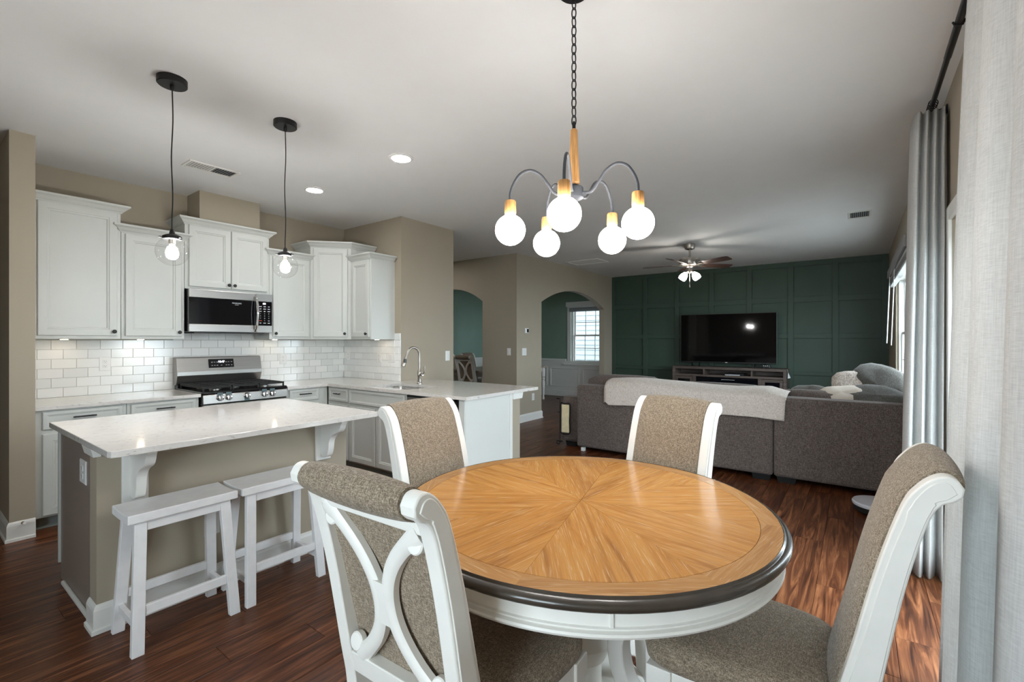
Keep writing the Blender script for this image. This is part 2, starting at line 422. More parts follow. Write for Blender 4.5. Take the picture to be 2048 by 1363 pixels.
# --- window wall (right) with patio door and living window openings; back wall with an added window
def wall_with_holes(name, mat, axis, p0, p1, lo, hi, holes):
    mb = MB()
    def bx(a, b, z0, z1):
        if b-a < 1e-4 or z1-z0 < 1e-4: return
        if axis == 'x': mb.box(p0, p1, a, b, z0, z1)
        else: mb.box(a, b, p0, p1, z0, z1)
    cur = lo
    for a, b, z0, z1 in sorted(holes):
        bx(cur, a, 0, CE); bx(a, b, 0, z0); bx(a, b, z1, CE); cur = b
    bx(cur, hi, 0, CE)
    return struct(name, mb, mat)
wall_with_holes('wall_right', 'wall_paint', 'x', XW, XW+.15, YB, YG, [(1.55, 3.48, 0, 2.02), (5.6, 8.1, .70, 2.2)])
wall_with_holes('wall_dining_front', 'dining_green', 'y', YG+.02, YG+.17, XL-.12, XH-.0, [(-5.53, -4.60, .80, 2.15), (-7.57, -6.64, .80, 2.15)])
wall_with_holes('wall_back', 'wall_paint', 'y', YB-.15, YB, XL, XW+.15, [(-1.25, .25, .6, 2.2)])
# paint the dining side of the hall walls green: thin plaster skins
struct('wall_dining_side', MB().box(XL, XL+.01, 6.254, YG+.02, 0, CE), 'dining_green')
# --- baseboards
BP = [(0, 0), (.022, 0), (.022, .018), (.014, .022), (.014, .105), (.010, .118), (.004, .128), (0, .130)]
def baseboard(name, path, mat='white_trim'):
    """path: points in plan; the board stands out to the RIGHT of the direction of travel"""
    mb = MB(); n = len(path); rows = []
    for i in range(n):
        d0 = Vector(path[i])-Vector(path[i-1]) if i else None
        d1 = Vector(path[i+1])-Vector(path[i]) if i < n-1 else None
        n0 = Vector((d0.y, -d0.x)).normalized() if d0 else None
        n1 = Vector((d1.y, -d1.x)).normalized() if d1 else None
        if n0 is None: m_ = n1
        elif n1 is None: m_ = n0
        else:
            m_ = (n0+n1); m_ = m_/(m_.length_squared)*2
        rows.append([(path[i][0]+m_.x*o, path[i][1]+m_.y*o, z) for o, z in BP])
    mb.grid(rows, False, True, True, True)
    return mb
struct('baseboard_stub', baseboard('b', [(XL, .497), (-4.587, .497), (-4.587, .622), (-4.64, .622)][0:3]), 'white_trim')
struct('baseboard_hall', baseboard('b', [(-5.183, 6.133), (XH, 6.133), (XH, 6.875), (XH-.1, 6.875)]), 'white_trim')
struct('baseboard_column', baseboard('b', [(XC, 3.70), (XC, 4.381), (XK, 4.381)]), 'white_trim')
struct('baseboard_living', baseboard('b', [(XH, 9.40), (XH, YG)]), 'white_trim')
struct('baseboard_right', baseboard('b', [(XW, YG), (XW, 3.58)]), 'white_trim')
# --- wainscot in the dining room
wq = struct('trim_wainscot', MB().box(XL+.01, XH-.12, YG+.005, YG+.02, 0, .86), 'white_trim')
obj('chair_rail', MB().box(XL+.01, -5.66, YG-.03, YG+.02, .855, .91), 'white_trim', wq, bevel=.006)
obj('chair_rail', MB().box(-4.5, XH-.12, YG-.03, YG+.02, .855, .91), 'white_trim', wq, bevel=.006)
obj('skirting', MB().box(XL+.01, XH-.12, YG-.012, YG+.02, 0, .14), 'white_trim', wq, bevel=.004)
def ring4(O, U, Wn, w_, h_, w, d):
    O, U, Wn = Vector(O), Vector(U), Vector(Wn); V = Vector((0, 0, 1)); rows_ = []
    for ins, dep in [(0, 0), (0, d), (w*.5, d*1.2), (w, d*.4), (w, 0)]:
        rows_.append([tuple(O+U*a+V*b+Wn*dep) for a, b in ((ins, ins), (w_-ins, ins), (w_-ins, h_-ins), (ins, h_-ins))])
    return MB().grid(rows_, False, True)
def frame_ring(x0, x1, z0, z1, y, w=.025, d=.012):
    return ring4((x0, y, z0), (1, 0, 0), (0, -1, 0), x1-x0, z1-z0, w, d)
xs = -7.9
while xs < -4.7:
    x1 = xs+.80
    obj('panel_moulding', frame_ring(xs, x1, .24, .69, YG+.005), 'white_trim', wq)
    xs += .894
wq2 = struct('trim_wainscot_side', MB().box(XL+.01, XL+.025, 6.26, YG, 0, .86), 'white_trim')
obj('chair_rail', MB().box(XL+.01, XL+.055, 6.26, YG-.03, .855, .91), 'white_trim', wq2, bevel=.006)
for k in range(4):
    a = 6.36+k*.87
    m_ = ring4((XL+.025, a, .24), (0, 1, 0), (1, 0, 0), .77, .45, .025, .012)
    obj('panel_moulding', m_, 'white_trim', wq2)
# --- windows
def sash_window(name, fn, a0, a1, z0, z1, cols, rows_up, rows_dn, casing=True, dep=.1):
    """fn(a, z, t): a along the wall, t depth outward from the room face"""
    def bx(a, b, c, d, t0, t1):
        q = [fn(a, c, t0), fn(b, d, t1)]
        return MB().box(q[0][0], q[1][0], q[0][1], q[1][1], q[0][2], q[1][2])
    mb = MB()
    for s in (bx(a0, a0+.04, z0, z1, .03, .13), bx(a1-.04, a1, z0, z1, .03, .13), bx(a0+.04, a1-.04, z0, z0+.04, .03, .13), bx(a0+.04, a1-.04, z1-.04, z1, .03, .13)): mb.add(s.v, s.f)
    w = struct(name, mb, 'white_trim')
    zm = (z0+z1)/2
    for nm, c, d, t0, nr in (('upper_sash', zm-.02, z1-.04, .09, rows_up), ('lower_sash', z0+.04, zm+.02, .06, rows_dn)):
        m2 = MB(); i0, i1 = a0+.04, a1-.04
        for s in (bx(i0, i0+.035, c, d, t0, t0+.03), bx(i1-.035, i1, c, d, t0, t0+.03), bx(i0+.035, i1-.035, c, c+.04, t0, t0+.03), bx(i0+.035, i1-.035, d-.035, d, t0, t0+.03)): m2.add(s.v, s.f)
        so = obj(nm, m2, 'white_trim', w, bevel=.003, seg=1)
        ga, gb, gc, gd = i0+.035, i1-.035, c+.04, d-.035
        m3 = MB()
        for k in range(1, cols):
            x = ga+(gb-ga)*k/cols; s = bx(x-.008, x+.008, gc, gd, t0+.008, t0+.02); m3.add(s.v, s.f)
        for k in range(1, nr):
            z = gc+(gd-gc)*k/nr; s = bx(ga, gb, z-.008, z+.008, t0+.009, t0+.019); m3.add(s.v, s.f)
        if cols > 1 or nr > 1: obj('muntin', m3, 'white_trim', so)
        for k in range(cols):
            for j in range(nr):
                xa = ga+(gb-ga)*k/cols+.002; xb = ga+(gb-ga)*(k+1)/cols-.002; za = gc+(gd-gc)*j/nr+.002; zb = gc+(gd-gc)*(j+1)/nr-.002
                g = bx(xa, xb, za, zb, t0+.013, t0+.016); obj('pane', g, 'pane_glass', so)
    return w
fr = lambda a, z, t: (a, YG+.02+t, z)
w1 = sash_window('window_1', fr, -5.53, -4.60, .80, 2.15, 3, 2, 2)
mb = MB().box(-5.63, -5.53, YG, YG+.02, .80, 2.16).box(-4.60, -4.58, YG, YG+.02, .80, 2.16); obj('casing', mb, 'white_trim', w1, bevel=.003, seg=1)
obj('head_casing', MB().box(-5.66, -4.58, YG-.02, YG+.02, 2.16, 2.28), 'white_trim', w1, bevel=.008)
obj('sill', MB().box(-5.72, -4.58, YG-.06, YG+.04, .762, .80), 'white_trim', w1, bevel=.006)
rt = lambda a, z, t: (XW+t, a, z)
w2 = sash_window('window_2', rt, 5.6, 6.84, .70, 2.2, 2, 2, 2)
w3 = sash_window('window_3', rt, 6.86, 8.1, .70, 2.2, 2, 2, 2)
obj('sill', MB().box(XW-.05, XW+.04, 5.52, 6.85, .66, .70), 'white_trim', w2, bevel=.005)
obj('sill', MB().box(XW-.05, XW+.04, 6.851, 8.18, .66, .70), 'white_trim', w3, bevel=.005)
bkf = lambda a, z, t: (a, YB-t, z)
w4 = sash_window('fill_window_a', bkf, -1.25, -.5, .6, 2.2, 1, 1, 1); w5 = sash_window('fill_window_b', bkf, -.5, .25, .6, 2.2, 1, 1, 1)  # unseen pair behind the camera, added to let in fill light
w6 = sash_window('window_6', fr, -7.57, -6.64, .80, 2.15, 3, 2, 2)
# patio door
mb = MB()
for a, b, c, d in ((1.55, 1.60, 0, 2.02), (3.43, 3.48, 0, 2.02), (1.60, 3.43, 0, .03), (1.60, 3.43, 1.97, 2.02)): mb.box(XW+.02, XW+.13, a, b, c, d)
d1 = struct('door_1', mb, 'white_trim')
for k, (a, b, t) in enumerate(((1.60, 2.55, .09), (2.48, 3.43, .05))):
    m2 = MB()
    for p, q, c, d in ((a, a+.07, .03, 1.97), (b-.07, b, .03, 1.97), (a+.07, b-.07, .03, .11), (a+.07, b-.07, 1.9, 1.97)): m2.box(XW+t, XW+t+.035, p, q, c, d)
    lf = obj('door_leaf', m2, 'white_trim', d1, bevel=.003, seg=1)
    obj('pane', MB().box(XW+t+.014, XW+t+.02, a+.07, b-.07, .11, 1.9), 'pane_glass', lf)
    if k: obj('handle', MB().box(XW+t-.03, XW+t, a+.02, a+.05, .92, 1.16), 'white_trim', lf, bevel=.008)
mb = MB()
for a, b, c, d in ((1.46, 1.55, 0, 2.10), (3.48, 3.57, 0, 2.10), (1.55, 3.48, 2.02, 2.10)): mb.box(XW-.018, XW, a, b, c, d)
obj('casing', mb, 'white_trim', d1, bevel=.005)
# --- outside: lawn and the neighbour's clapboard house seen through the dining window
struct('ground_outside', MB().box(-30, 30, -20, 40, -.6, -.5), 'lawn')
struct('added_shade_roof', MB().box(-9, -3, YG+.2, YG+1.9, 2.75, 2.9), 'white_trim')  # unseen roof added to cut the daylight on the neighbour's siding
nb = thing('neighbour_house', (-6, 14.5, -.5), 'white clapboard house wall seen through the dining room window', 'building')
mb = MB().box(-16, 4, 14.5, 14.7, -.5, 6); obj('wall_core', mb, 'dimmed_siding', nb)
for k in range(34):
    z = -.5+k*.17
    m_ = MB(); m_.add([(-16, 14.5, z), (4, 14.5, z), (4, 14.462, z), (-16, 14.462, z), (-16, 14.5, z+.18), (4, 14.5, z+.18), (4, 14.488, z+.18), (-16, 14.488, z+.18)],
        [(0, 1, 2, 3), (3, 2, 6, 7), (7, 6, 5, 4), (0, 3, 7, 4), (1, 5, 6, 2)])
    obj('siding_board', m_, 'dimmed_siding', nb)
# --- backsplash tiles: parts of the two kitchen walls
TP, TH_ = .1543, .0787
tm = MB(); tw, th, td = TP-.0026, TH_-.0026, .008
tm.panel((0, 0, 0), (0, 1, 0), (0, 0, 1), (1, 0, 0), 1, 1, [(0, 0), (0, .8), (.012, 1)])
tile_me = mesh_of('tile', tm, 'wall_tile')
tm2 = MB(); tm2.panel((0, 0, 0), (1, 0, 0), (0, 0, 1), (0, -1, 0), 1, 1, [(0, 0), (0, .8), (.012, 1)])
tile_me2 = mesh_of('tile', tm2, 'wall_tile')
obj('grout_bed', MB().box(XK, XK+.004, .622, YE, .86, 1.44), 'grout', wl)
for r in range(7):
    z = .891+r*TH_; sh_ = .881-TP*6 if r % 2 == 0 else .8085-TP*6
    y = sh_
    while y < YE:
        a, b = max(y, .624), min(y+tw, YE-.009)
        y += TP
        if b-a < .015: continue
        if r == 6 and (b < 1.66 or a > 2.40): continue
        if r == 6: a, b = max(a, 1.645), min(b, 2.405)
        piece('tile', tile_me, wl, (XK+.002, a, z), (td, b-a, th))
obj('grout_bed', MB().box(XK, XC-.001, YE-.004, YE, .86, 1.44), 'grout', we)
for r in range(7):
    z = .891+r*TH_
    x = XK+.004-(.5*TP if r % 2 else 0)
    while x < XC:
        a, b = max(x, XK+.009), min(x+tw, XC-.001)
        x += TP
        if b-a < .015: continue
        if r == 6:
            if b < -4.30: continue
            a = max(a, -4.30)
        piece('tile', tile_me2, we, (a, YE-.002, z), (b-a, td, th))
# ================================================================== KITCHEN
FD = [(0, 0), (0, .016), (.004, .020), (.050, .020), (.053, .0155), (.063, .0135), (.067, .007), (.071, .007)]
FW = [(0, 0), (0, .016), (.004, .020), (.022, .020), (.025, .017), (.030, .016), (.033, .013), (.036, .013)]
def door_x(name, x, y0, y1, z0, z1, parent, prof=FD):      # faces +X
    return obj(name, MB().panel((x, y0, z0), (0, 1, 0), (0, 0, 1), (1, 0, 0), y1-y0, z1-z0, prof), 'cabinet_paint', parent)
def door_y(name, y, x0, x1, z0, z1, parent, prof=FD):      # faces -Y
    return obj(name, MB().panel((x0, y, z0), (1, 0, 0), (0, 0, 1), (0, -1, 0), x1-x0, z1-z0, prof), 'cabinet_paint', parent)
def lathe_dir(prof, c, d, n=14):
    """lathe profile (r, t) along direction d from point c"""
    d = Vector(d).normalized(); a = d.orthogonal().normalized(); b = d.cross(a); c = Vector(c)
    mb = MB(); rows = [[tuple(c+d*t+(a*math.cos(2*math.pi*k/n)+b*math.sin(2*math.pi*k/n))*r) for k in range(n)] for r, t in prof]
    mb.grid(rows, False, True, True, True); return mb
KN = [(.006, 0), (.006, .010), (.009, .014), (.015, .018), (.016, .023), (.013, .027), (.004, .029)]
def knob(c, d, parent): return obj('knob', lathe_dir(KN, c, d), 'black_metal', parent, smooth=True)
def pull(c, along, out_, L, parent):
    c, a, o = Vector(c), Vector(along), Vector(out_)
    mb = MB(); mb.tube([c-a*L/2+o*.028, c+a*L/2+o*.028], .0055, 8)
    for s in (-1, 1): mb.tube([c+a*s*(L/2-.018), c+a*s*(L/2-.018)+o*.028], .0045, 8)
    return obj('handle', mb, 'black_metal', parent, smooth=True)
CP = [(0, 0), (.006, 0), (.010, .010), (.018, .016), (.034, .036), (.044, .044), (.050, .046), (.055, .052), (.055, .064), (0, .064)]
def crown(path, z, parent, name='crown_moulding', sc=1):
    """path goes so the outside lies to the LEFT"""
    n = len(path); rows = []
    for i in range(n):
        d0 = (Vector(path[i])-Vector(path[i-1])).normalized() if i else None
        d1 = (Vector(path[i+1])-Vector(path[i])).normalized() if i < n-1 else None
        ns = [Vector((-d.y, d.x)) for d in (d0, d1) if d is not None]
        m_ = ns[0] if len(ns) == 1 else (ns[0]+ns[1])/((ns[0]+ns[1]).length_squared)*2
        rows.append([(path[i][0]+m_.x*o*sc, path[i][1]+m_.y*o*sc, z+q*sc) for o, q in CP])
    return obj(name, MB().grid(rows, False, True, True, True), 'cabinet_paint', parent)
XU = -4.97      # face of the upper cabinets
def upper(y0, y1, z0, z1, label, doors, knobs, ctop, ret=(.03, .03)):
    t = thing('upper_cabinet', (XK, (y0+y1)/2, z0), label, 'cabinet', 'upper kitchen cabinets')
    obj('body', MB().box(XK, XU, y0+.001, y1-.001, z0, z1), 'cabinet_paint', t, bevel=.002, seg=1)
    for (a, b, c, d), ky in zip(doors, knobs):
        dr = door_x('door', XU, a, b, c, d, t)
        knob((XU+.02, ky, c+.035), (1, 0, 0), dr)
    # outside to the left while running from +y to -y along the face (facing +X)
    pth = ([(XU-ret[0], y0)] if ret[0] else [])+[(XU, y0), (XU, y1)]+([(XU-ret[1], y1)] if ret[1] else [])
    crown(pth[::-1], ctop-.064, t)
    return t
upper(.624, 1.18, 1.37, 2.43, 'tallest light grey wall cabinet beside the tan wall end on the left', [(.683, 1.153, 1.397, 2.42)], [1.130], 2.484, (0, .32))
upper(1.181, 1.64, 1.37, 2.275, 'light grey single-door wall cabinet directly left of the microwave', [(1.207, 1.614, 1.397, 2.258)], [1.592], 2.334)
upper(1.641, 2.407, 1.838, 2.44, 'light grey double-door wall cabinet above the microwave', [(1.672, 2.028, 1.862, 2.43), (2.036, 2.383, 1.862, 2.43)], [2.006, 2.058], 2.496, (.32, .32))
upper(2.408, 2.866, 1.37, 2.265, 'light grey single-door wall cabinet directly right of the microwave', [(2.441, 2.842, 1.397, 2.25)], [2.463], 2.322)
# corner cabinet with a diagonal face
t = thing('corner_cabinet', (XK, YE, 1.37), 'light grey diagonal corner wall cabinet, taller than both neighbours', 'cabinet', 'upper kitchen cabinets')
pA, pB = (XU, 2.868), (-4.672, 3.19)
poly = [(XK, 2.868), pA, pB, (-4.672, YE), (XK, YE)]
obj('body', MB().prism(poly, lambda a, b, q: (a, b, q), 1.37, 2.425), 'cabinet_paint', t)
dv = Vector((pB[0]-pA[0], pB[1]-pA[1], 0)); LL = dv.length; dv.normalize(); nv = Vector((dv.y, -dv.x, 0))
O = Vector((pA[0], pA[1], 1.397))+dv*.035
dr = obj('door', MB().panel(O, dv, (0, 0, 1), nv, LL-.07, 1.005, FD), 'cabinet_paint', t)
knob(tuple(O+dv*(LL-.07-.028)+Vector((0, 0, .038))+nv*.02), nv, dr)
crown([(XK+.01, 2.868), pA, pB, (-4.672, YE-.01)][::-1], 2.414, t)
# end cabinet on the end wall
t = thing('end_wall_cabinet', (-4.49, YE, 1.37), 'light grey narrow wall cabinet at the right end, side panel facing out', 'cabinet', 'upper kitchen cabinets')
obj('body', MB().box(-4.671, -4.307, 3.19, YE, 1.37, 2.268), 'cabinet_paint', t, bevel=.002, seg=1)
dr = door_y('door', 3.19, -4.645, -4.325, 1.397, 2.25, t); knob((-4.352, 3.17, 1.432), (0, -1, 0), dr)
obj('end_panel', MB().box(-4.307, -4.303, 3.195, YE, 1.37, 2.268), 'cabinet_paint', t)
crown([(-4.671, 3.22), (-4.671, 3.19), (-4.307, 3.19), (-4.307, YE-.01)][::-1], 2.26, t)
tag(obj('cardboard_box', MB().box(-5.12, -4.86, 3.02, 3.26, 2.426, 2.487), 'lamp_wood', bevel=.003, seg=1), 'thin tan box lying on top of the corner cabinet', 'box')
# under-cabinet puck lights
for k, (x, y, w_) in enumerate(((-5.14, .86, 'tallest left'), (-5.14, 1.36, 'second'), (-5.14, 2.55, 'fourth'), (-4.45, 3.38, 'end wall'))):
    t = thing('puck_light', (x, y, 1.35), f'small round puck light under the {w_} wall cabinet', 'light', 'under-cabinet lights')
    obj('housing', MB().lathe([(.034, 1.3665), (.034, 1.3699), (.03, 1.3699)][::-1], 20, (x, y, 0)), 'plastic_white', t, smooth=True)
    obj('lens', MB().lathe([(.024, 1.3650), (.024, 1.3664)], 20, (x, y, 0)), 'puck_glow', t, smooth=True)
# --- microwave
t = thing('microwave', (-5.1, 2.03, 1.435), 'stainless over-the-range microwave with black glass door', 'microwave')
my0, my1, mz0, mz1 = 1.652, 2.403, 1.438, 1.833
obj('body', MB().box(XK, -4.93, my0, my1, mz0, mz1), 'black_plastic', t, bevel=.004, seg=1)
XM = -4.93; ym = 2.245
obj('top_band', MB().box(XM, XM+.035, my0, ym, 1.756, mz1), 'steel', t, bevel=.004)
obj('bottom_band', MB().box(XM, XM+.035, my0, ym, mz0, 1.51), 'steel', t, bevel=.004)
obj('top_band', MB().box(XM, XM+.035, ym+.002, my1, 1.756, mz1), 'steel', t, bevel=.003)
obj('bottom_band', MB().box(XM, XM+.035, ym+.002, my1, mz0, 1.51), 'steel', t, bevel=.003)
dg_ = obj('door_glass', MB().box(XM, XM+.032, my0, ym, 1.51, 1.756), 'black_glass', t, bevel=.002, seg=1)
text_mesh('FRIGIDAIRE', .017, lambda u, v: (XM+.0335, 2.06+u, 1.722+v), dg_, 'white_print')
text_mesh('GALLERY', .009, lambda u, v: (XM+.0335, 2.06+u, 1.706+v), dg_, 'white_print')
cp = obj('control_panel', MB().box(XM, XM+.032, ym+.002, my1, 1.51, 1.756), 'black_glass', t, bevel=.002, seg=1)
for r in range(1, 9):
    for c in range(3):
        z = 1.728-r*.024; y = 2.285+c*.042
        if r in (4, 5, 6) or (r, c) == (7, 1):
            text_mesh('0' if r == 7 else str((r-4)*3+c+1), .016, lambda u, v: (XM+.0335, y+u, z+v), cp, 'white_print', 'button_print')
        else:
            w_ = (.011, .008, .013)[(r*2+c) % 3]
            obj('button_mark', MB().box(XM+.0322, XM+.0335, y-w_, y+w_, z-.003, z+.003), 'red_print' if (r, c) == (7, 0) else 'white_print', cp)
for y, w_ in ((2.315, .004), (2.329, .007)): obj('clock_mark', MB().box(XM+.0322, XM+.0335, y-w_, y+w_, 1.727, 1.742), 'clock_digits', cp)
hp = cr([(XM+.032, ym-.012, 1.815), (XM+.065, ym-.012, 1.77), (XM+.085, ym-.010, 1.66), (XM+.085, ym-.010, 1.61), (XM+.065, ym-.012, 1.50), (XM+.032, ym-.012, 1.452)], 5)
obj('handle', MB().tube(hp, .013, 12), 'chrome', t, smooth=True)
obj('underside_vent', MB().box(-5.2, -4.95, my0+.06, my1-.06, mz0-.012, mz0), 'black_plastic', t)
# --- range
t = thing('gas_range', (-4.95, 2.03, 0), 'stainless freestanding gas range with black grates between the counters', 'range')
ry0, ry1 = 1.653, 2.419
obj('body', MB().box(-5.27, -4.64, ry0, ry1, .03, .875), 'black_enamel', t, bevel=.003, seg=1)
obj('base', MB().box(-5.2, -4.70, ry0+.03, ry1-.03, .0, .03), 'black_plastic', t)
bg_ = obj('backguard', MB().prism([(-5.28, .93), (-5.20, .93), (-5.165, 1.02), (-5.165, 1.055), (-5.195, 1.19), (-5.215, 1.196), (-5.28, 1.196)], lambda a, b, q: (a, q, b), ry0-.008, ry1+.004), 'steel', t, bevel=.004)
bk = lambda y, z: (-5.165-.030*(z-1.055)/.135+.0015, y, z)
O = Vector(bk(1.915, 1.085)); up_ = (Vector(bk(1.915, 1.17))-O)
nn = up_.cross(Vector((0, 1, 0))).normalized(); nn = nn if nn.x > 0 else -nn
dsp = obj('display', MB().panel(O, (0, 1, 0), up_.normalized(), nn, .232, up_.length, [(0, 0), (0, .004), (.004, .006)]), 'black_glass', t)
dmap = lambda y0, z0: (lambda u, v: tuple(Vector(bk(y0+u, z0+v))+nn*.007))
text_mesh('10:47', .028, dmap(2.03, 1.142), dsp, 'clock_digits', 'clock_print')
for zz, cols in ((1.14, (1.945, 1.968, 1.992, 2.075, 2.098, 2.125)), (1.108, (1.945, 1.968, 1.992, 2.03, 2.075, 2.098, 2.125))):
    for y in cols:
        p0 = Vector(bk(y-.007, zz-.004))+nn*.0062
        obj('button_mark', MB().panel(p0, (0, 1, 0), up_.normalized(), nn, .014, .007, [(0, 0), (0, .0004)]), 'blind_grey', dsp)
obj('back_panel', MB().box(-5.27, -5.195, ry0+.006, ry1-.006, .87, .95), 'black_enamel', t)
obj('cooktop', MB().box(-5.20, -4.615, ry0, ry1, .875, .905), 'black_enamel', t, bevel=.010)
for (x, y) in ((-5.06, 1.82), (-5.06, 2.25), (-4.77, 1.82), (-4.77, 2.25), (-4.91, 2.035)):
    bu = obj('burner', MB().lathe([(.05, .905), (.05, .912), (.042, .918), (.02, .918)], 20, (x, y, 0)), 'steel', t, smooth=True)
    obj('burner_cap', MB().lathe([(.038, .918), (.038, .928), (.03, .931)], 20, (x, y, 0)), 'cast_iron', bu, smooth=True)
for k in range(3):
    a = ry0+.02+k*.2455; b = a+.235; mb = MB(); z0, z1 = .928, .946
    for y in (a, b-.012): mb.box(-5.18, -4.645, y, y+.012, z0, z1)
    for x in (-5.18, -4.657): mb.box(x, x+.012, a+.012, b-.012, z0, z1)
    for q in range(1, 7):
        x = -5.18+q*.523/7; mb.box(x, x+.010, a+.012, b-.012, z0+.004, z1)
    mb.box(-5.168, -4.657, (a+b)/2-.006, (a+b)/2+.006, z0+.002, z1+.001)
    for x in (-5.18, -4.657):
        for y in (a, b-.012): mb.box(x, x+.012, y, y+.012, .905, z0)
    obj('grate', mb, 'cast_iron', t)
fp = obj('front_panel', MB().prism([(-4.64, .795), (-4.605, .795), (-4.612, .872), (-4.64, .876)], lambda a, b, q: (a, q, b), ry0+.008, ry1-.004), 'steel', t, bevel=.003, seg=1)
for k, y in enumerate((1.797, 1.869, 2.028, 2.186, 2.263)):
    kb = obj('control_knob', lathe_dir([(.029, 0), (.028, .018), (.024, .026), (.018, .028)], (-4.6085, y, .842), (1, 0, .08), 20), 'chrome', t, smooth=True)
    obj('knob_grip', MB().box(-4.583, -4.566, y-.006, y+.006, .816, .870), 'steel', kb, bevel=.003)
    dz = -.032 if k == 2 else .014
    obj('bezel', MB().box(-4.609, -4.604, y-.024, y+.024, .846+dz-.02, .846+dz+.028), 'teal_bezel', kb, bevel=.002, seg=1)
od = obj('oven_door', MB().box(-4.64, -4.605, ry0+.008, ry1-.004, .22, .785), 'steel', t, bevel=.005)
obj('oven_window', MB().box(-4.605, -4.602, ry0+.10, ry1-.10, .36, .66), 'black_glass', od)
obj('oven_handle', MB().tube([(-4.57, ry0+.05, .745), (-4.57, ry1-.05, .745)], .011, 10).tube([(-4.605, ry0+.09, .745), (-4.57, ry0+.09, .745)], .008, 8).tube([(-4.605, ry1-.09, .745), (-4.57, ry1-.09, .745)], .008, 8), 'chrome', od, smooth=True)
obj('storage_drawer', MB().box(-4.64, -4.607, ry0+.008, ry1-.004, .05, .21), 'steel', t, bevel=.005)
# --- base cabinets along the kitchen wall
XB = -4.655
def base_x(y0, y1, label, drawers, doors, grp='base cabinets'):
    t = thing('base_cabinet', ((XK+XB)/2, (y0+y1)/2, 0), label, 'cabinet', grp)
    obj('body', MB().box(XK+.002, XB, y0+.001, y1-.001, .095, .86), 'cabinet_paint', t, bevel=.002, seg=1)
    obj('toe_kick', MB().box(XK+.05, XB-.075, y0+.001, y1-.001, 0, .095), 'toe_kick_paint', t)
    for a, b, c, d in drawers:
        dr = door_x('drawer', XB, a, b, c, d, t, FW); pull((XB+.013, (a+b)/2, (c+d)/2+.012), (0, 1, 0), (1, 0, 0), .13, dr)
    for a, b, c, d in doors:
        dr = door_x('door', XB, a, b, c, d, t); knob((XB+.02, b-.028, d-.04), (1, 0, 0), dr)
    return t
base_x(.624, 1.14, 'light grey base cabinet left of the range, next to the tan wall end', [(.665, 1.111, .722, .848)], [(.665, 1.111, .11, .69)])
base_x(1.141, 1.645, 'light grey base cabinet touching the left side of the range', [(1.166, 1.618, .722, .848)], [(1.166, 1.618, .11, .69)])
base_x(2.425, 2.885, 'grey base cabinet between the range and the counter corner', [(2.453, 2.773, .730, .848)], [(2.453, 2.773, .11, .69)])
# --- peninsula base units (faces -Y)
YP = 2.89
def base_y(x0, x1, label, drawers, doors, name='base_cabinet', pulls=True):
    t = thing(name, ((x0+x1)/2, (YP+3.5)/2, 0), label, 'cabinet', 'base cabinets')
    if name != 'sink_cabinet': obj('body', MB().box(x0+.001, x1-.001, YP, 3.49, .095, .86), 'cabinet_paint', t, bevel=.002, seg=1)
    else:
        mb = MB().box(x0+.001, x1-.001, YP, YP+.018, .095, .86).box(x0+.001, x0+.019, YP+.018, 3.49, .095, .86).box(x1-.019, x1-.001, YP+.018, 3.49, .095, .86).box(x0+.019, x1-.019, YP+.018, 3.49, .095, .115).box(x0+.019, x1-.019, 3.475, 3.49, .115, .86)
        obj('body', mb, 'cabinet_paint', t)
    obj('toe_kick', MB().box(x0+.001, x1-.001, YP+.075, 3.45, 0, .095), 'toe_kick_paint', t)
    for a, b, c, d in drawers:
        dr = door_y('drawer', YP, a, b, c, d, t, FW)
        if pulls: pull(((a+b)/2, YP-.013, (c+d)/2+.012), (1, 0, 0), (0, -1, 0), .10, dr)
    for i, (a, b, c, d) in enumerate(doors):
        dr = door_y('door', YP, a, b, c, d, t)
        kx = (a+.028 if (i == 1) else b-.028); knob((kx, YP-.02, d-.035), (0, -1, 0), dr)
    return t
base_y(-4.65, -4.262, 'narrow grey base cabinet with one short drawer in the counter corner', [(-4.607, -4.273, .712, .848)], [(-4.607, -4.273, .11, .675)])
base_y(-4.26, -3.362, 'grey double-door sink cabinet in the peninsula', [(-4.243, -3.375, .705, .848)], [(-4.235, -3.812, .11, .675), (-3.797, -3.378, .11, .675)], 'sink_cabinet', False)
t = thing('dishwasher', (-3.02, 3.15, 0), 'stainless dishwasher at the right of the sink cabinet', 'dishwasher')
obj('tub', MB().box(-3.358, -2.70, YP+.02, 3.49, .10, .855), 'black_plastic', t)
obj('door', MB().box(-3.35, -2.745, YP-.012, YP+.02, .11, .835), 'steel', t, bevel=.006)
obj('control_strip', MB().box(-3.35, -2.745, YP-.008, YP+.02, .836, .856), 'black_plastic', t)
obj('handle', MB().tube([(-3.28, YP-.045, .775), (-2.80, YP-.045, .775)], .011, 10).tube([(-3.25, YP-.012, .775), (-3.25, YP-.045, .775)], .008, 8).tube([(-2.83, YP-.012, .775), (-2.83, YP-.045, .775)], .008, 8), 'chrome', t, smooth=True)
obj('toe_kick', MB().box(-3.35, -2.745, YP+.07, 3.4, 0, .10), 'black_plastic', t)
t = thing('peninsula_end', (-2.66, 3.2, 0), 'pale grey end panel closing the peninsula beside the dishwasher', 'panel')
obj('filler', MB().box(-2.697, -2.634, YP-.008, YP+.04, 0, .857), 'cabinet_paint', t, bevel=.002, seg=1)
obj('end_panel', MB().box(-2.66, -2.63, YP+.001, 3.52, 0, .857), 'end_panel_paint', t, bevel=.002, seg=1)
obj('edge_strip', MB().box(-2.648, -2.624, 3.505, 3.548, 0, .857), 'white_trim', t, bevel=.002, seg=1)
t = struct('wall_peninsula', MB().box(XC+.001, -2.632, 3.55, 3.675, 0, .857), 'wall_paint')
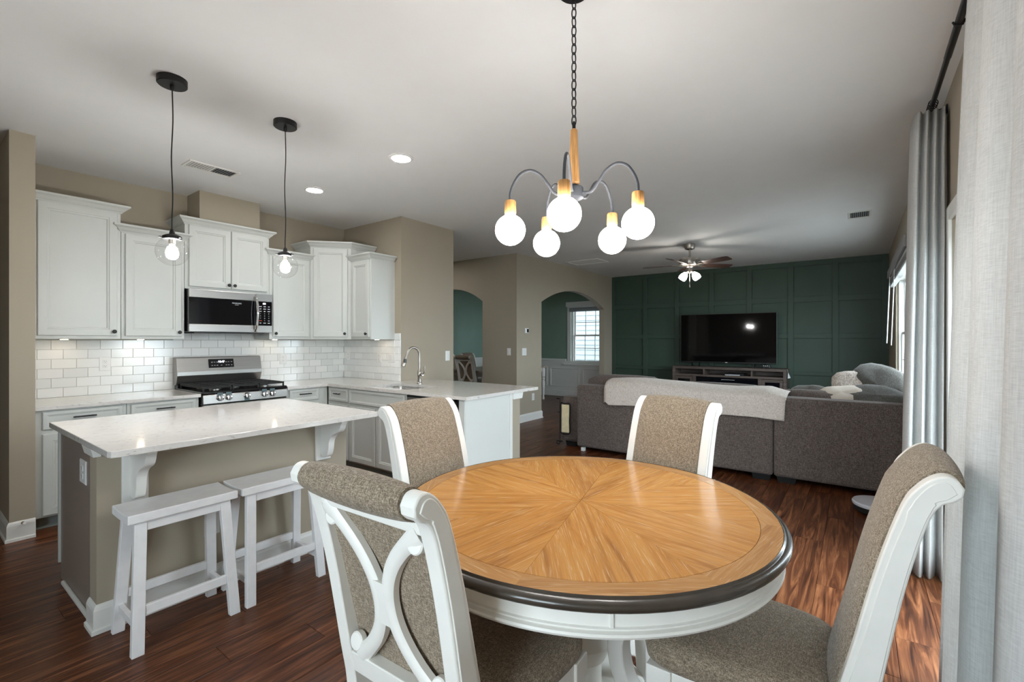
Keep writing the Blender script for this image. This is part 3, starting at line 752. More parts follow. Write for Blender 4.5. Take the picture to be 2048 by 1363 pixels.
obj('cap_moulding', MB().prism([(3.545, .80), (3.69, .80), (3.705, .858), (3.545, .858)], lambda a, b, q: (q, a, b), -2.75, -2.612), 'white_trim', t)
# --- countertops
CT, CB = .89, .861
def slab(name, poly, label, rad=.02, hole=None):
    mb = MB()
    if hole is None: mb.prism(poly, lambda a, b, q: (a, b, q), CB, CT)
    else:
        for q in hole: mb.box(q[0], q[1], q[2], q[3], CB, CT)
    o = obj(name, mb, 'quartz', bevel=.003 if hole is None else 0, seg=2)
    return tag(o, label, 'countertop', 'quartz countertops')
slab('countertop', [(XK+.010, .6225), (-4.617, .6225), (-4.617, 1.650), (XK+.010, 1.650)], 'white quartz counter on the left of the range')
# L-shaped counter with the sink cut-out: corner legs and rails butt flush
sx0, sx1, sy0, sy1 = -4.02, -3.42, 2.97, 3.37
hx = [(XK+.010, -4.617, 2.422, 2.862), (XK+.010, sx0, 2.862, YE-.010), (sx1, -2.590, 2.862, YE-.010), (sx0, sx1, 2.862, sy0), (sx0, sx1, sy1, YE-.010), (XC+.002, -2.590, YE-.010, 3.935)]
slab('countertop', None, 'L-shaped white quartz counter with the sink, reaching along the peninsula', hole=hx)
# --- sink and faucet
t = thing('kitchen_sink', (-3.72, 3.17, .70), 'undermount stainless sink set in the peninsula counter', 'sink')
def rrect(x0, x1, y0, y1, r, n=5):
    pts = []
    for cx, cy, a0 in ((x1-r, y1-r, 0), (x0+r, y1-r, 90), (x0+r, y0+r, 180), (x1-r, y0+r, 270)):
        for k in range(n+1):
            a = math.radians(a0+90*k/n); pts.append((cx+r*math.cos(a), cy+r*math.sin(a)))
    return pts
rows_ = []
for ins, z, r in ((-.018, .860, .05), (-.002, .860, .05), (0, .855, .05), (.008, .70, .05), (.03, .675, .04), (.12, .668, .03)):
    rows_.append([(a, b, z) for a, b in rrect(sx0+ins, sx1-ins, sy0+ins, sy1-ins, r)])
obj('basin', MB().grid(rows_, False, True, False, True), 'steel_sink', t, smooth=True, solid=.002)
obj('drain', MB().lathe([(.045, .669), (.045, .672), (.03, .672), (.025, .668)], 20, (-3.72, 3.2, 0)), 'chrome', t, smooth=True)
fx, fy = -3.80, 3.44
t = thing('faucet', (fx, fy, CT), 'brushed nickel gooseneck pull-down faucet behind the sink', 'faucet')
obj('base', MB().lathe([(.027, CT), (.027, CT+.012), (.021, CT+.02), (.021, CT+.075), (.024, CT+.085), (.024, CT+.125), (.018, CT+.14), (.014, CT+.16)], 20, (fx, fy, 0)), 'nickel', t, smooth=True)
gp = cr([(fx, fy, CT+.15), (fx, fy, CT+.29), (fx, fy-.012, CT+.35), (fx, fy-.06, CT+.388), (fx, fy-.12, CT+.385), (fx, fy-.165, CT+.34), (fx, fy-.19, CT+.285)], 6)
nk = obj('neck', MB().tube(gp, .0125, 14), 'nickel', t, smooth=True)
e0 = Vector(gp[-1]); dd = (e0-Vector(gp[-3])).normalized()
sp_ = obj('spray_head', lathe_dir([(.0135, -.01), (.015, .0), (.019, .05), (.021, .085), (.019, .095), (.015, .096)], e0, dd, 18), 'nickel', t, smooth=True)
obj('spray_button', MB().box(fx+.012, fx+.024, e0.y-.035, e0.y-.005, e0.z-.05, e0.z-.01), 'black_plastic', sp_, bevel=.003)
hd = obj('lever', MB().tube([(fx+.02, fy, CT+.10), (fx+.055, fy, CT+.105)], [.02, .016], 14).tube(cr([(fx+.055, fy, CT+.105), (fx+.075, fy, CT+.13), (fx+.08, fy, CT+.19)], 4), [.008]*4+[.007]*4+[.006], 10), 'nickel', t, smooth=True)
# --- island
t = thing('kitchen_island', (-3.25, 1.15, 0), 'tan kitchen island with white base trim and two white brackets', 'island')
obj('knee_wall', MB().box(-2.955, -2.840, .585, 1.90, 0, .857), 'wall_paint', t)
obj('cabinet_body', MB().box(-3.665, -2.956, .600, 1.895, 0, .857), 'island_side_paint', t)
obj('shoe_moulding', MB().box(-3.56, -2.975, .582, .60, 0, .022), 'white_trim', t, bevel=.006)
obj('side_stile', MB().box(-3.683, -3.665, .590, 1.90, .09, .857), 'cabinet_paint', t)
for a, b in ((.62, 1.04), (1.05, 1.46), (1.47, 1.885)):
    obj('island_door', MB().panel((-3.683, b, .11), (0, -1, 0), (0, 0, 1), (-1, 0, 0), b-a, .73, FD), 'cabinet_paint', t)
obj('baseboard', baseboard('b', [(-2.956, 1.90), (-2.840, 1.90), (-2.840, .585), (-2.956, .585)][::-1]), 'white_trim', t)
obj('cap_moulding', MB().prism([(.572, .818), (.60, .818), (.60, .8605), (.562, .8605)], lambda a, b, q: (q, a, b), -2.995, -2.830), 'white_trim', t)
def corbel(y):
    z1 = .858
    c_ = obj('bracket', MB().box(-2.84, -2.822, y-.052, y+.052, .575, z1), 'white_trim', t, bevel=.003)
    prof = cr([(-2.822, z1), (-2.605, z1), (-2.600, z1-.035), (-2.625, z1-.075), (-2.690, z1-.105), (-2.725, z1-.145), (-2.735, z1-.20), (-2.755, z1-.245), (-2.79, z1-.26), (-2.822, z1-.25)], 4)
    obj('scroll', MB().prism(prof, lambda a, b, q: (a, q, b), y-.021, y+.021), 'white_trim', c_, bevel=.003)
corbel(.727); corbel(1.721)
tag(slab('island_countertop', cr([(-3.715, .559), (-3.715, 1.935)], 1)+[(-2.555, 1.935), (-2.530, 1.932), (-2.520, 1.915)]+[(-2.520, .59), (-2.527, .567), (-2.55, .559)], 'white quartz top with overhang on the kitchen island'), 'white quartz top with overhang on the kitchen island', 'countertop', 'quartz countertops')
# --- outlets, switches
def plate(name, c, u, n, w, h, label, kind, grp='outlets and switches'):
    c, u, n = Vector(c), Vector(u), Vector(n); v = Vector((0, 0, 1))
    t = thing(name, tuple(c), label, 'outlet' if kind == 'outlet' else 'switch', grp)
    O = c-u*w/2-v*h/2
    pl = obj('plate', MB().panel(O, u, v, n, w, h, [(0, 0), (0, .003), (.004, .006)]), 'plastic_white', t)
    k = max(1, round(w/.072)) if kind != 'outlet' else 1
    if kind == 'outlet':
        for s in (-1, 1):
            q = c+v*s*.02+n*.006
            rc = obj('receptacle', MB().panel(q-u*.016-v*.014, u, v, n, .032, .028, [(0, 0), (0, .002), (.002, .003)]), 'plastic_white', t)
            for du, hh in ((-.006, .008), (.006, .007)):
                obj('slot', MB().panel(q+u*du-u*.001-v*(hh/2-.003)+n*.003, u, v, n, .002, hh, [(0, 0), (0, .0004)]), 'slot_dark', rc)
            obj('slot', MB().panel(q-u*.002-v*.010+n*.003, u, v, n, .004, .004, [(0, 0), (0, .0004)]), 'slot_dark', rc)
    else:
        for i in range(k):
            q = c+u*(i-(k-1)/2)*.046+n*.006
            obj('rocker', MB().panel(q-u*.016-v*.033, u, v, n, .032, .066, [(0, 0), (0, .002), (.003, .004)]), 'plastic_white', t)
    return t
XT = XK+.0095; YT = YE-.0095
plate('outlet', (XT, 1.147, 1.154), (0, 1, 0), (1, 0, 0), .08, .122, 'white outlet on the tiles left of the range', 'outlet')
plate('outlet', (XT, 2.72, 1.148), (0, 1, 0), (1, 0, 0), .08, .122, 'white outlet on the tiles right of the range', 'outlet')
plate('outlet', (-5.19, YT, 1.166), (1, 0, 0), (0, -1, 0), .072, .118, 'white outlet on the end wall tiles nearest the corner', 'outlet')
plate('outlet', (-4.575, YT, 1.157), (1, 0, 0), (0, -1, 0), .072, .118, 'white outlet on the end wall tiles, middle of three plates', 'outlet')
plate('wall_switch', (-4.345, YT, 1.160), (1, 0, 0), (0, -1, 0), .115, .118, 'white double switch plate at the tile edge by the faucet', 'switch')
plate('wall_switch', (XC+.0005, 4.273, 1.162), (0, 1, 0), (1, 0, 0), .075, .125, 'white switch on the tan column behind the peninsula', 'switch')
plate('wall_switch', (-4.612, 6.1325, 1.17), (1, 0, 0), (0, -1, 0), .072, .118, 'white switch on the shaded hall wall beside the arch', 'switch')
plate('wall_switch', (XH+.0005, 6.345, 1.168), (0, 1, 0), (1, 0, 0), .125, .122, 'white double switch on the hall corner under the thermostat', 'switch')
plate('outlet', (XH+.0005, 6.608, .393), (0, 1, 0), (1, 0, 0), .072, .118, 'white outlet low on the wall beside the living room arch', 'outlet')
plate('outlet', (-3.146, .5995, .695), (1, 0, 0), (0, -1, 0), .115, .118, 'white outlet on the dark left side of the island', 'outlet')
plate('outlet', (-2.8395, 1.067, .355), (0, 1, 0), (1, 0, 0), .075, .118, 'white outlet on the island front behind the left stool', 'outlet')
t = thing('thermostat', (XH, 6.398, 1.519), 'white thermostat with dark screen on the hall corner', 'thermostat')
obj('body', MB().box(XH, XH+.022, 6.345, 6.455, 1.477, 1.562), 'plastic_white', t, bevel=.008)
obj('screen', MB().box(XH+.022, XH+.0235, 6.395, 6.445, 1.492, 1.548), 'black_glass', t)
t = thing('door_stop', (-4.575, .56, .09), 'small brass door stop fixed to the baseboard of the wall end', 'door stop')
obj('stem', lathe_dir([(.010, 0), (.005, .006), (.004, .045)], (-4.573, .56, .115), (1, 0, .15)), 'brass', t, smooth=True)
obj('tip', lathe_dir([(.004, .045), (.010, .048), (.010, .06), (.006, .064)], (-4.573, .56, .115), (1, 0, .15)), 'plastic_white', t, smooth=True)
# ================================================================== STOOLS
SS = 'saddle stools at the island'
def beam(mb, p0, p1, w, d, axis=(0, 1, 0)):
    """square bar between two points, kept level at both ends"""
    p0, p1 = Vector(p0), Vector(p1)
    f = lambda p: [(p.x-w/2, p.y-d/2, p.z), (p.x+w/2, p.y-d/2, p.z), (p.x+w/2, p.y+d/2, p.z), (p.x-w/2, p.y+d/2, p.z)]
    mb.add(f(p0)+f(p1), [(3, 2, 1, 0), (4, 5, 6, 7), (0, 1, 5, 4), (1, 2, 6, 5), (2, 3, 7, 6), (3, 0, 4, 7)]); return mb
sx, sy = -2.632, .842
st = thing('saddle_stool', (sx, sy, 0), 'white wooden stool under the left half of the island counter', 'stool', SS)
rows_ = []
for i in range(9):                                    # gently dished seat
    x = -.118+.236*i/8; dz = -.006*(1-(x/.118)**2)
    rows_.append([(sx+x, sy-.222, .562+dz*.3), (sx+x, sy-.222, .602+dz), (sx+x, sy+.222, .602+dz), (sx+x, sy+.222, .562+dz*.3)])
obj('seat', MB().grid(rows_, False, True, True, True), 'stool_white', st, bevel=.004)
LEGS = {}
for a in (-1, 1):
    for b in (-1, 1):
        top = (sx+a*.085, sy+b*.170, .565); bot = (sx+a*.140, sy+b*.195, 0); LEGS[(a, b)] = (Vector(bot), Vector(top))
        obj('leg', beam(MB(), bot, top, .030, .046), 'stool_white', st, bevel=.002, seg=1)
def lp(a, b, z):
    p, q = LEGS[(a, b)]; return p+(q-p)*(z/.565)
for a in (-1, 1):
    p, q = lp(a, -1, .18), lp(a, 1, .18)
    obj('long_stretcher', MB().box(p.x-.010, p.x+.010, p.y+.023, q.y-.023, .158, .200), 'stool_white', st, bevel=.002, seg=1)
    p, q = lp(a, -1, .53), lp(a, 1, .53)
    obj('apron_rail', MB().box(p.x-.009, p.x+.009, p.y+.023, q.y-.023, .516, .562), 'stool_white', st, bevel=.002, seg=1)
for b in (-1, 1):
    p, q = lp(-1, b, .12), lp(1, b, .12)
    obj('short_stretcher', MB().box(p.x+.015, q.x-.015, p.y-.010, p.y+.010, .102, .136), 'stool_white', st, bevel=.002, seg=1)
s2 = copy_tree(st); s2.location = (sx, sy+.466, 0); s2['label'] = 'white wooden stool nearer the dining table, right of the other stool'
# ================================================================== CHAIRS
def chair_proto(label):
    t = thing('dining_chair', (0, 0, 0), label, 'chair', 'upholstered dining chairs around the round table', world=False)
    front = [(.060, 0), (.022, .20), (.002, .36), (0, .48), (.035, .631), (.082, .835), (.1265, .985), (.155, 1.035), (.182, 1.060), (.202, 1.066), (.218, 1.060), (.229, 1.043)]
    back = [(.226, 1.025), (.212, 1.012), (.194, 1.002), (.176, .972), (.153, .89), (.1265, .769), (.091, .568), (.072, .46), (.070, .36), (.084, .20), (.118, 0)]
    fr_, bk_ = cr(front, 4), cr(back, 4)
    XO, XI = .212, .170
    for s in (-1, 1):
        post = obj('back_post', MB().prism([(-u, z) for u, z in fr_+bk_], lambda a, b, q: (q, a, b), s*XI, s*XO), 'chair_white', t, bevel=.004, smooth=True)
        ins = [(u+.014*min(1, max(.0, (z-.1)/.1)) if z < .98 else u+.010-(.02*(u-.12)/.1), z-(.012 if z > 1.0 else .006*max(0, z-.9)/.1)) for u, z in fr_ if z > .30]
        bks = [(u-(.006 if z < 1.0 else .012), z+(.004 if z > .99 else 0)) for u, z in bk_ if z > .30]
        obj('post_face', MB().prism([(-u, z) for u, z in ins+bks], lambda a, b, q: (q, a, b), s*XO, s*(XO+.004)), 'chair_white', post, bevel=.0015, seg=1, smooth=True)
    # upholstered front that rolls over the top
    fl_ = cr([(0.004, .495), (.037, .631), (.084, .835), (.1285, .985), (.156, 1.034), (.182, 1.060), (.202, 1.067), (.220, 1.061), (.230, 1.043), (.226, 1.026), (.210, 1.010), (.188, 1.000)], 5)
    inn = [(.160, .985), (.118, .835), (.070, .631), (.040, .495)]
    rows_ = []
    NX = 12
    for i in range(NX+1):
        q = -1+2*i/NX; b = (1-q*q); r = []
        for k, (u, z) in enumerate(fl_):
            f = k/(len(fl_)-1)
            if z < .985 and f < .6: r.append((q*XI, -u+.006+.020*b**.6, z))
            else:
                cu, cz = .182, 1.020; du, dz = u-cu, z-cz; L = math.hypot(du, dz) or 1
                g = .004+.010*b**.7
                blend = min(1, max(0, (z-.985)/.05)) if f < .6 else 1
                uu = u+du/L*g*blend-(1-blend)*(.006+.020*b**.6); zz = z+dz/L*g*blend
                r.append((q*XI, -uu, zz))
        r += [(q*XI, -u, z) for u, z in inn]
        rows_.append(r)
    obj('back_cushion', MB().grid(rows_, False, True, True, True), 'chair_fabric', t, smooth=True, angle=50)
    ub = lambda z: .0705+(z-.46)*(.176-.0705)/(.972-.46)        # rear plane of the posts
    def rail(nm, z0, z1, th, ins=.003):
        mb = MB(); v = []
        for x in (-XI, XI):
            v += [(x, -(ub(z0)-ins), z0), (x, -(ub(z1)-ins), z1), (x, -(ub(z1)-ins-th), z1), (x, -(ub(z0)-ins-th), z0)]
        mb.add(v, [(0, 1, 2, 3), (7, 6, 5, 4), (0, 4, 5, 1), (1, 5, 6, 2), (2, 6, 7, 3), (3, 7, 4, 0)])
        return obj(nm, mb, 'chair_white', t, bevel=.003)
    rail('top_rail', .962, .992, .05); rail('bottom_rail', .497, .557, .035)
    zc, hh = .752, .20
    for s in (-1, 1):
        pts = []
        for i in range(25):
            z = .560+.403*i/24; e = (z-zc)/hh
            pts.append((s*(.018+.128*min(1.25, abs(e)**2.1)), z))
        rows_ = []
        for i, (x, z) in enumerate(pts):
            a = Vector(pts[max(0, i-1)]); b = Vector(pts[min(24, i+1)]); d = (b-a).normalized(); n_ = Vector((-d.y, d.x))
            e = abs(i-12)/12; wd = .019+.006*max(0, e-.8)/.2
            sec = [(-1, -.5), (-1, .25), (-.72, .5), (-.30, .62), (.30, .62), (.72, .5), (1, .25), (1, -.5)]
            r = []
            for p_, q_ in sec:
                X_ = x+n_.x*p_*wd; Z_ = z+n_.y*p_*wd
                X_ = max(-XI+.001, min(XI-.001, X_))
                r.append((X_, -(ub(Z_)-.014+q_*.022), Z_))
            rows_.append(r)
        sc = obj('splat_curve', MB().grid(rows_, False, True, True, True), 'chair_white', t, smooth=True, angle=40)
        for ze in (.592, .936):
            obj('volute', lathe_dir([(.023, -.010), (.023, .004), (.020, .0075), (.010, .0085)], (s*.143, -(ub(ze)-.012), ze), (0, -1, .2), 18), 'chair_white', sc, smooth=True)
    mb = MB(); rows_ = []
    for i in range(9):
        z = zc-.055+.11*i/8; w_ = .014+.006*abs(i-4)/4
        rows_.append([(-w_, -(ub(z)-.025), z), (-w_, -(ub(z)-.001), z), (w_, -(ub(z)-.001), z), (w_, -(ub(z)-.025), z)])
    obj('splat_boss', mb.grid(rows_, False, True, True, True), 'chair_white', t)
    # seat
    def ring(w0, w1, d0, d1, z, e=4.0, n=44):
        pts = []
        for k in range(n):
            a = 2*math.pi*k/n; ca, sa = math.cos(a), math.sin(a)
            X_ = math.copysign(abs(ca)**(2/e), ca); Y_ = math.copysign(abs(sa)**(2/e), sa)
            y = (d0+d1)/2+(d1-d0)/2*Y_; w_ = w0+(w1-w0)*(Y_+1)/2
            pts.append((X_*w_, y, z))
        return pts
    R_ = [ring(.205, .245, -.0, .455, .412, 6), ring(.212, .252, -.005, .476, .425, 6), ring(.216, .258, -.006, .486, .450, 5), ring(.210, .250, -.002, .476, .477, 4.5), ring(.180, .215, .03, .43, .492, 3.5), ring(.10, .12, .11, .34, .500, 2.5), ring(.03, .04, .2, .25, .502, 2)]
    obj('seat_cushion', MB().grid(R_, False, True, True, True), 'chair_fabric', t, smooth=True, angle=60)
    obj('seat_frame', MB().prism([(-.205, .0), (.205, .0), (.240, .445), (-.240, .445)], lambda a, b, q: (a, b, q), .345, .413), 'chair_white', t, bevel=.004)
    for s in (-1, 1):
        prof = [(.030, .345), (.030, .30), (.022, .285), (.027, .265), (.025, .24), (.017, .03), (.019, .02), (.016, 0)]
        rows_ = [[(s*.212+a*r, .415+b*r, z) for a, b in ((-1, -1), (1, -1), (1, 1), (-1, 1))] for r, z in prof]
        obj('front_leg', MB().grid(rows_, False, True, True, True), 'chair_white', t, bevel=.003)
        obj('corner_block', MB().box(s*.212-.032, s*.212+.032, .380, .452, .343, .415), 'chair_white', t, bevel=.003)
    return t
GC = 'upholstered dining chairs around the round table'
ch = chair_proto('upholstered chair nearest the camera, seen from behind with curved white splat')
CHA = dict(loc=(-.886, .812, 0), rz=math.radians(2))
ch.location = CHA['loc']; ch.rotation_euler.z = CHA['rz']
def place(loc, rz, label, group=GC):
    c = copy_tree(ch); c.location = loc; c.rotation_euler = (0, 0, rz); c['label'] = label; c['group'] = group; return c
place((-1.488, 1.52, 0), -math.pi/2, 'upholstered chair on the kitchen side of the round table')
place((-.765, 2.17, 0), math.pi+math.radians(-13), 'upholstered chair on the sofa side of the round table')
place((-.045, 1.572, 0), math.pi/2, 'upholstered chair by the curtains, white side scroll facing the camera')
# ================================================================== ROUND TABLE
TC = (-.820, 1.534); TR = .672; TZ = .77
t = thing('round_table', (TC[0], TC[1], 0), 'round pedestal dining table with oak sunburst top and dark rim', 'table')
NW = 8; RW = .586; RB = .648
wp = MB(); n = 8; half = math.pi/NW
poly = [(.0015, 0)]+[(RW*math.cos(-half+2*half*k/n), RW*math.sin(-half+2*half*k/n)) for k in range(n+1)]
gap = .0006
poly = [(a, b*(1-.0012)) for a, b in poly]
wp.prism(poly, lambda a, b, q: (a, b, q), 0, .012)
wed = mesh_of('veneer_wedge', wp, 'table_oak')
bp = MB(); arcp = [(RB*math.cos(-half+2*half*k/n), RB*math.sin(-half+2*half*k/n)) for k in range(n+1)]+[((RW+.0015)*math.cos(half-2*half*k/n), (RW+.0015)*math.sin(half-2*half*k/n)) for k in range(n+1)]
rot90 = lambda a, b, q: (a, b, q)
bp.prism(arcp, rot90, 0, .012)
brd = mesh_of('border_segment', bp, 'table_oak_border')
for k in range(NW):
    a0 = math.radians(-53.4-22.5)+2*half*k+half
    for me, nm in ((wed, 'veneer_wedge'), (brd, 'border_segment')):
        o = piece(nm, me, t, (0, 0, TZ-.012)); o.rotation_euler.z = a0
tc = (TC[0], TC[1], 0)
obj('top_core', MB().lathe([(.60, TZ-.030), (.647, TZ-.026), (.647, TZ-.0125)], 64, tc), 'table_oak_border', t, smooth=True)
obj('rim', MB().grid([[(TC[0]+r*math.cos(2*math.pi*k/96), TC[1]+r*math.sin(2*math.pi*k/96), z) for k in range(96)] for r, z in
    cr([(RB+.0008, TZ-.02), (RB+.0008, TZ), (.652, TZ-.001), (.655, TZ-.005), (.660, TZ-.006), (.668, TZ-.010), (.672, TZ-.018), (.669, TZ-.027), (.660, TZ-.033), (.62, TZ-.034)], 3)], False, True), 'table_edge', t, smooth=True, angle=60)
ap = obj('apron', MB().grid([[(TC[0]+r*math.cos(2*math.pi*k/96), TC[1]+r*math.sin(2*math.pi*k/96), z) for k in range(96)] for r, z in
    [(.58, TZ-.033), (.636, TZ-.033), (.636, TZ-.078), (.643, TZ-.080), (.643, TZ-.084), (.638, TZ-.086), (.650, TZ-.089), (.653, TZ-.094), (.649, TZ-.101), (.60, TZ-.102), (.58, TZ-.10)]], True, True), 'chair_white', t, smooth=True, angle=30)
for k in range(4):
    a = math.radians(-55.5)+k*math.pi/2; c_, s_ = math.cos(a), math.sin(a)
    mb = MB()
    for w0 in (.0055,):
        v = []
        for z in (TZ-.079, TZ-.034):
            for r, w_ in ((.634, -w0), (.634, w0), (.641, w0*.7), (.641, -w0*.7)): v.append((TC[0]+c_*r-s_*w_, TC[1]+s_*r+c_*w_, z))
        mb.add(v, [(0, 1, 2, 3), (7, 6, 5, 4), (0, 4, 5, 1), (1, 5, 6, 2), (2, 6, 7, 3), (3, 7, 4, 0)])
    obj('apron_bead', mb, 'chair_white', ap)
obj('pedestal', MB().lathe([(.20, TZ-.03), (.20, TZ-.09), (.12, TZ-.14), (.075, TZ-.22), (.065, TZ-.32), (.085, TZ-.42), (.11, TZ-.50), (.09, TZ-.56), (.075, .20), (.075, .11)], 32, tc), 'chair_white', t, smooth=True)
obj('base_plinth', MB().lathe([(.24, 0), (.24, .02), (.235, .10), (.215, .112), (.08, .115)], 40, tc), 'chair_white', t, smooth=True)
for k in range(4):
    a = math.radians(-98)+k*math.pi/2; c_, s_ = math.cos(a), math.sin(a)
    ctr = cr([(.30, TZ-.10), (.27, .54), (.21, .44), (.16, .33), (.19, .20), (.30, .10), (.40, .035)], 5); rows_ = []
    for i, (r, z) in enumerate(ctr):
        A = Vector(ctr[max(0, i-1)]); B = Vector(ctr[min(len(ctr)-1, i+1)]); d = (B-A).normalized(); nx, nz = -d.y, d.x; row = []
        for p_, w_ in ((-.030, -.030), (-.030, .030), (.030, .030), (.030, -.030)):
            rr, zz = r+nx*p_, max(.0, z+nz*p_); row.append((TC[0]+c_*rr-s_*w_, TC[1]+s_*rr+c_*w_, zz))
        rows_.append(row)
    obj('pedestal_leg', MB().grid(rows_, False, True, True, True), 'chair_white', t, bevel=.006, smooth=True)
# ================================================================== LAMPS
HX, HY = -.9156, 1.6526
t = thing('chandelier', (HX, HY, CE), 'five-globe chandelier with wooden stem and grey curved arms over the round table', 'chandelier')
obj('ceiling_canopy', MB().lathe([(.066, CE), (.066, CE-.018), (.058, CE-.026), (.012, CE-.028)], 32, (HX, HY, 0)), 'black_metal', t, smooth=True)
obj('canopy_hook', MB().tube([(HX, HY, CE-.026), (HX, HY, CE-.055)], .006, 8), 'black_metal', t, smooth=True)
zt, zb = CE-.05, 2.225; nl = 14; pitch = (zt-zb)/nl
for k in range(nl):
    zc_ = zt-pitch*(k+.5); hl = pitch*.66; w_ = .0085; pts = []
    for q in range(16):
        a = 2*math.pi*q/16; dx = w_*math.cos(a); dz = math.copysign(max(0, abs(math.sin(a))), math.sin(a))*(hl-.0)*1.0
        pts.append((HX+(dx if k % 2 else 0)*.92+(0 if k % 2 else dx*.45), HY+(0 if k % 2 else dx*.9)+(dx*.3 if k % 2 else 0), zc_+dz*.92))
    obj('chain_link', MB().tube(pts, .0026, 6, closed=True), 'black_metal', t, smooth=True)
obj('stem_loop', MB().lathe([(.004, 2.24), (.007, 2.228), (.007, 2.208)], 12, (HX, HY, 0)), 'black_metal', t, smooth=True)
obj('wood_stem', MB().lathe([(.010, 2.209), (.014, 2.205), (.016, 2.15), (.022, 2.01), (.023, 1.992), (.018, 1.985)], 24, (HX, HY, 0)), 'lamp_wood', t, smooth=True)
obj('hub', MB().lathe([(.012, 1.990), (.014, 1.975), (.036, 1.974), (.038, 1.970), (.038, 1.932), (.034, 1.928), (.012, 1.922), (.010, 1.908), (.004, 1.904)], 28, (HX, HY, 0)), 'dark_grey_metal', t, smooth=True)
for a in (-140.4, -68.6, 3.4+4, 75.5+3, 147.7):
    c_, s_ = math.cos(math.radians(a)), math.sin(math.radians(a)); P_ = lambda r, z: (HX+c_*r, HY+s_*r, z)
    arm = cr([P_(.034, 1.950), P_(.060, 1.946), P_(.082, 1.954), P_(.105, 1.985), P_(.135, 2.022), P_(.175, 2.040), P_(.215, 2.025), P_(.243, 1.985), P_(.256, 1.945), P_(.2565, 1.905)], 5)
    ar = obj('arm', MB().tube(arm, .0058, 10), 'dark_grey_metal', t, smooth=True)
    g = P_(.2565, 0)
    so = obj('socket_cup', MB().lathe([(.006, 1.918), (.020, 1.917), (.0225, 1.912), (.0235, 1.868), (.022, 1.862), (.014, 1.861)], 24, g), 'lamp_wood', t, smooth=True)
    obj('socket_collar', MB().lathe([(.018, 1.863), (.018, 1.854), (.012, 1.852)], 20, g), 'dark_grey_metal', so, smooth=True)
    obj('globe', MB().sphere((g[0], g[1], 1.800), .0605, 32, 18), 'globe_glow', t, smooth=True)
def pendant(x, y, label):
    t = thing('pendant_lamp', (x, y, CE), label, 'pendant lamp', 'glass globe pendants over the island')
    obj('ceiling_canopy', MB().lathe([(.070, CE), (.070, CE-.032), (.066, CE-.036), (.010, CE-.037)], 32, (x, y, 0)), 'black_metal', t, smooth=True)
    obj('cord_grip', MB().lathe([(.010, CE-.036), (.010, CE-.055), (.006, CE-.062)], 12, (x, y, 0)), 'black_metal', t, smooth=True)
    pts = cr([(x, y, CE-.055), (x+.001, y+.003, 2.55), (x-.002, y-.003, 2.35), (x+.002, y+.002, 2.15), (x, y-.001, 2.0), (x, y, 1.955)], 5)
    obj('cord', MB().tube(pts, .0032, 8), 'black_metal', t, smooth=True)
    hd = obj('holder', MB().lathe([(.008, 1.962), (.012, 1.950), (.014, 1.938), (.030, 1.932), (.044, 1.924), (.046, 1.908), (.042, 1.906)], 24, (x, y, 0)), 'black_metal', t, smooth=True)
    for k in range(3):
        a = k*2.094+.4
        obj('set_screw', MB().tube([(x+.044*math.cos(a), y+.044*math.sin(a), 1.915), (x+.060*math.cos(a), y+.060*math.sin(a), 1.915)], .004, 8), 'black_metal', hd, smooth=True)
    R = .077; cz = 1.842; prof = []
    a0 = math.asin(.040/R)
    for i in range(19):
        a = a0+(math.pi-a0)*i/18; prof.append((max(1e-4, R*math.sin(a)), cz+R*math.cos(a)))
    obj('glass_globe', MB().lathe(prof, 32, (x, y, 0), cap=False), 'globe_glass', t, smooth=True)
    obj('lamp_socket', MB().lathe([(.016, 1.925), (.016, 1.885), (.014, 1.88)], 16, (x, y, 0)), 'nickel', t, smooth=True)
    obj('bulb', MB().lathe([(.010, 1.885), (.013, 1.872), (.026, 1.850), (.030, 1.832), (.026, 1.812), (.014, 1.801), (.002, 1.799)], 24, (x, y, 0)), 'bulb_glow', t, smooth=True)
    return t
pendant(-2.992, .930, 'clear glass globe pendant over the left end of the island')
pendant(-2.992, 1.553, 'clear glass globe pendant over the right end of the island')
for (x, y), lb in zip(((-4.111, 2.413), (-2.849, 2.391), (-5.9, 5.25)), ('round recessed ceiling light nearer the wall cabinets', 'round recessed ceiling light farther from the wall cabinets', 'round recessed ceiling light in the hall behind the column')):
    t = thing('recessed_light', (x, y, CE), lb, 'ceiling light', 'recessed kitchen lights')
    obj('trim_ring', MB().grid([[(x+r*math.cos(2*math.pi*k/40), y+r*math.sin(2*math.pi*k/40), z) for k in range(40)] for r, z in ((.095, CE), (.093, CE-.006), (.078, CE-.012), (.070, CE-.010), (.070, CE))], False, True), 'plastic_white', t, smooth=True)
    obj('lens', MB().lathe([(.069, CE-.0005), (.069, CE-.008), (.05, CE-.011)], 40, (x, y, 0)), 'can_glow', t, smooth=True)
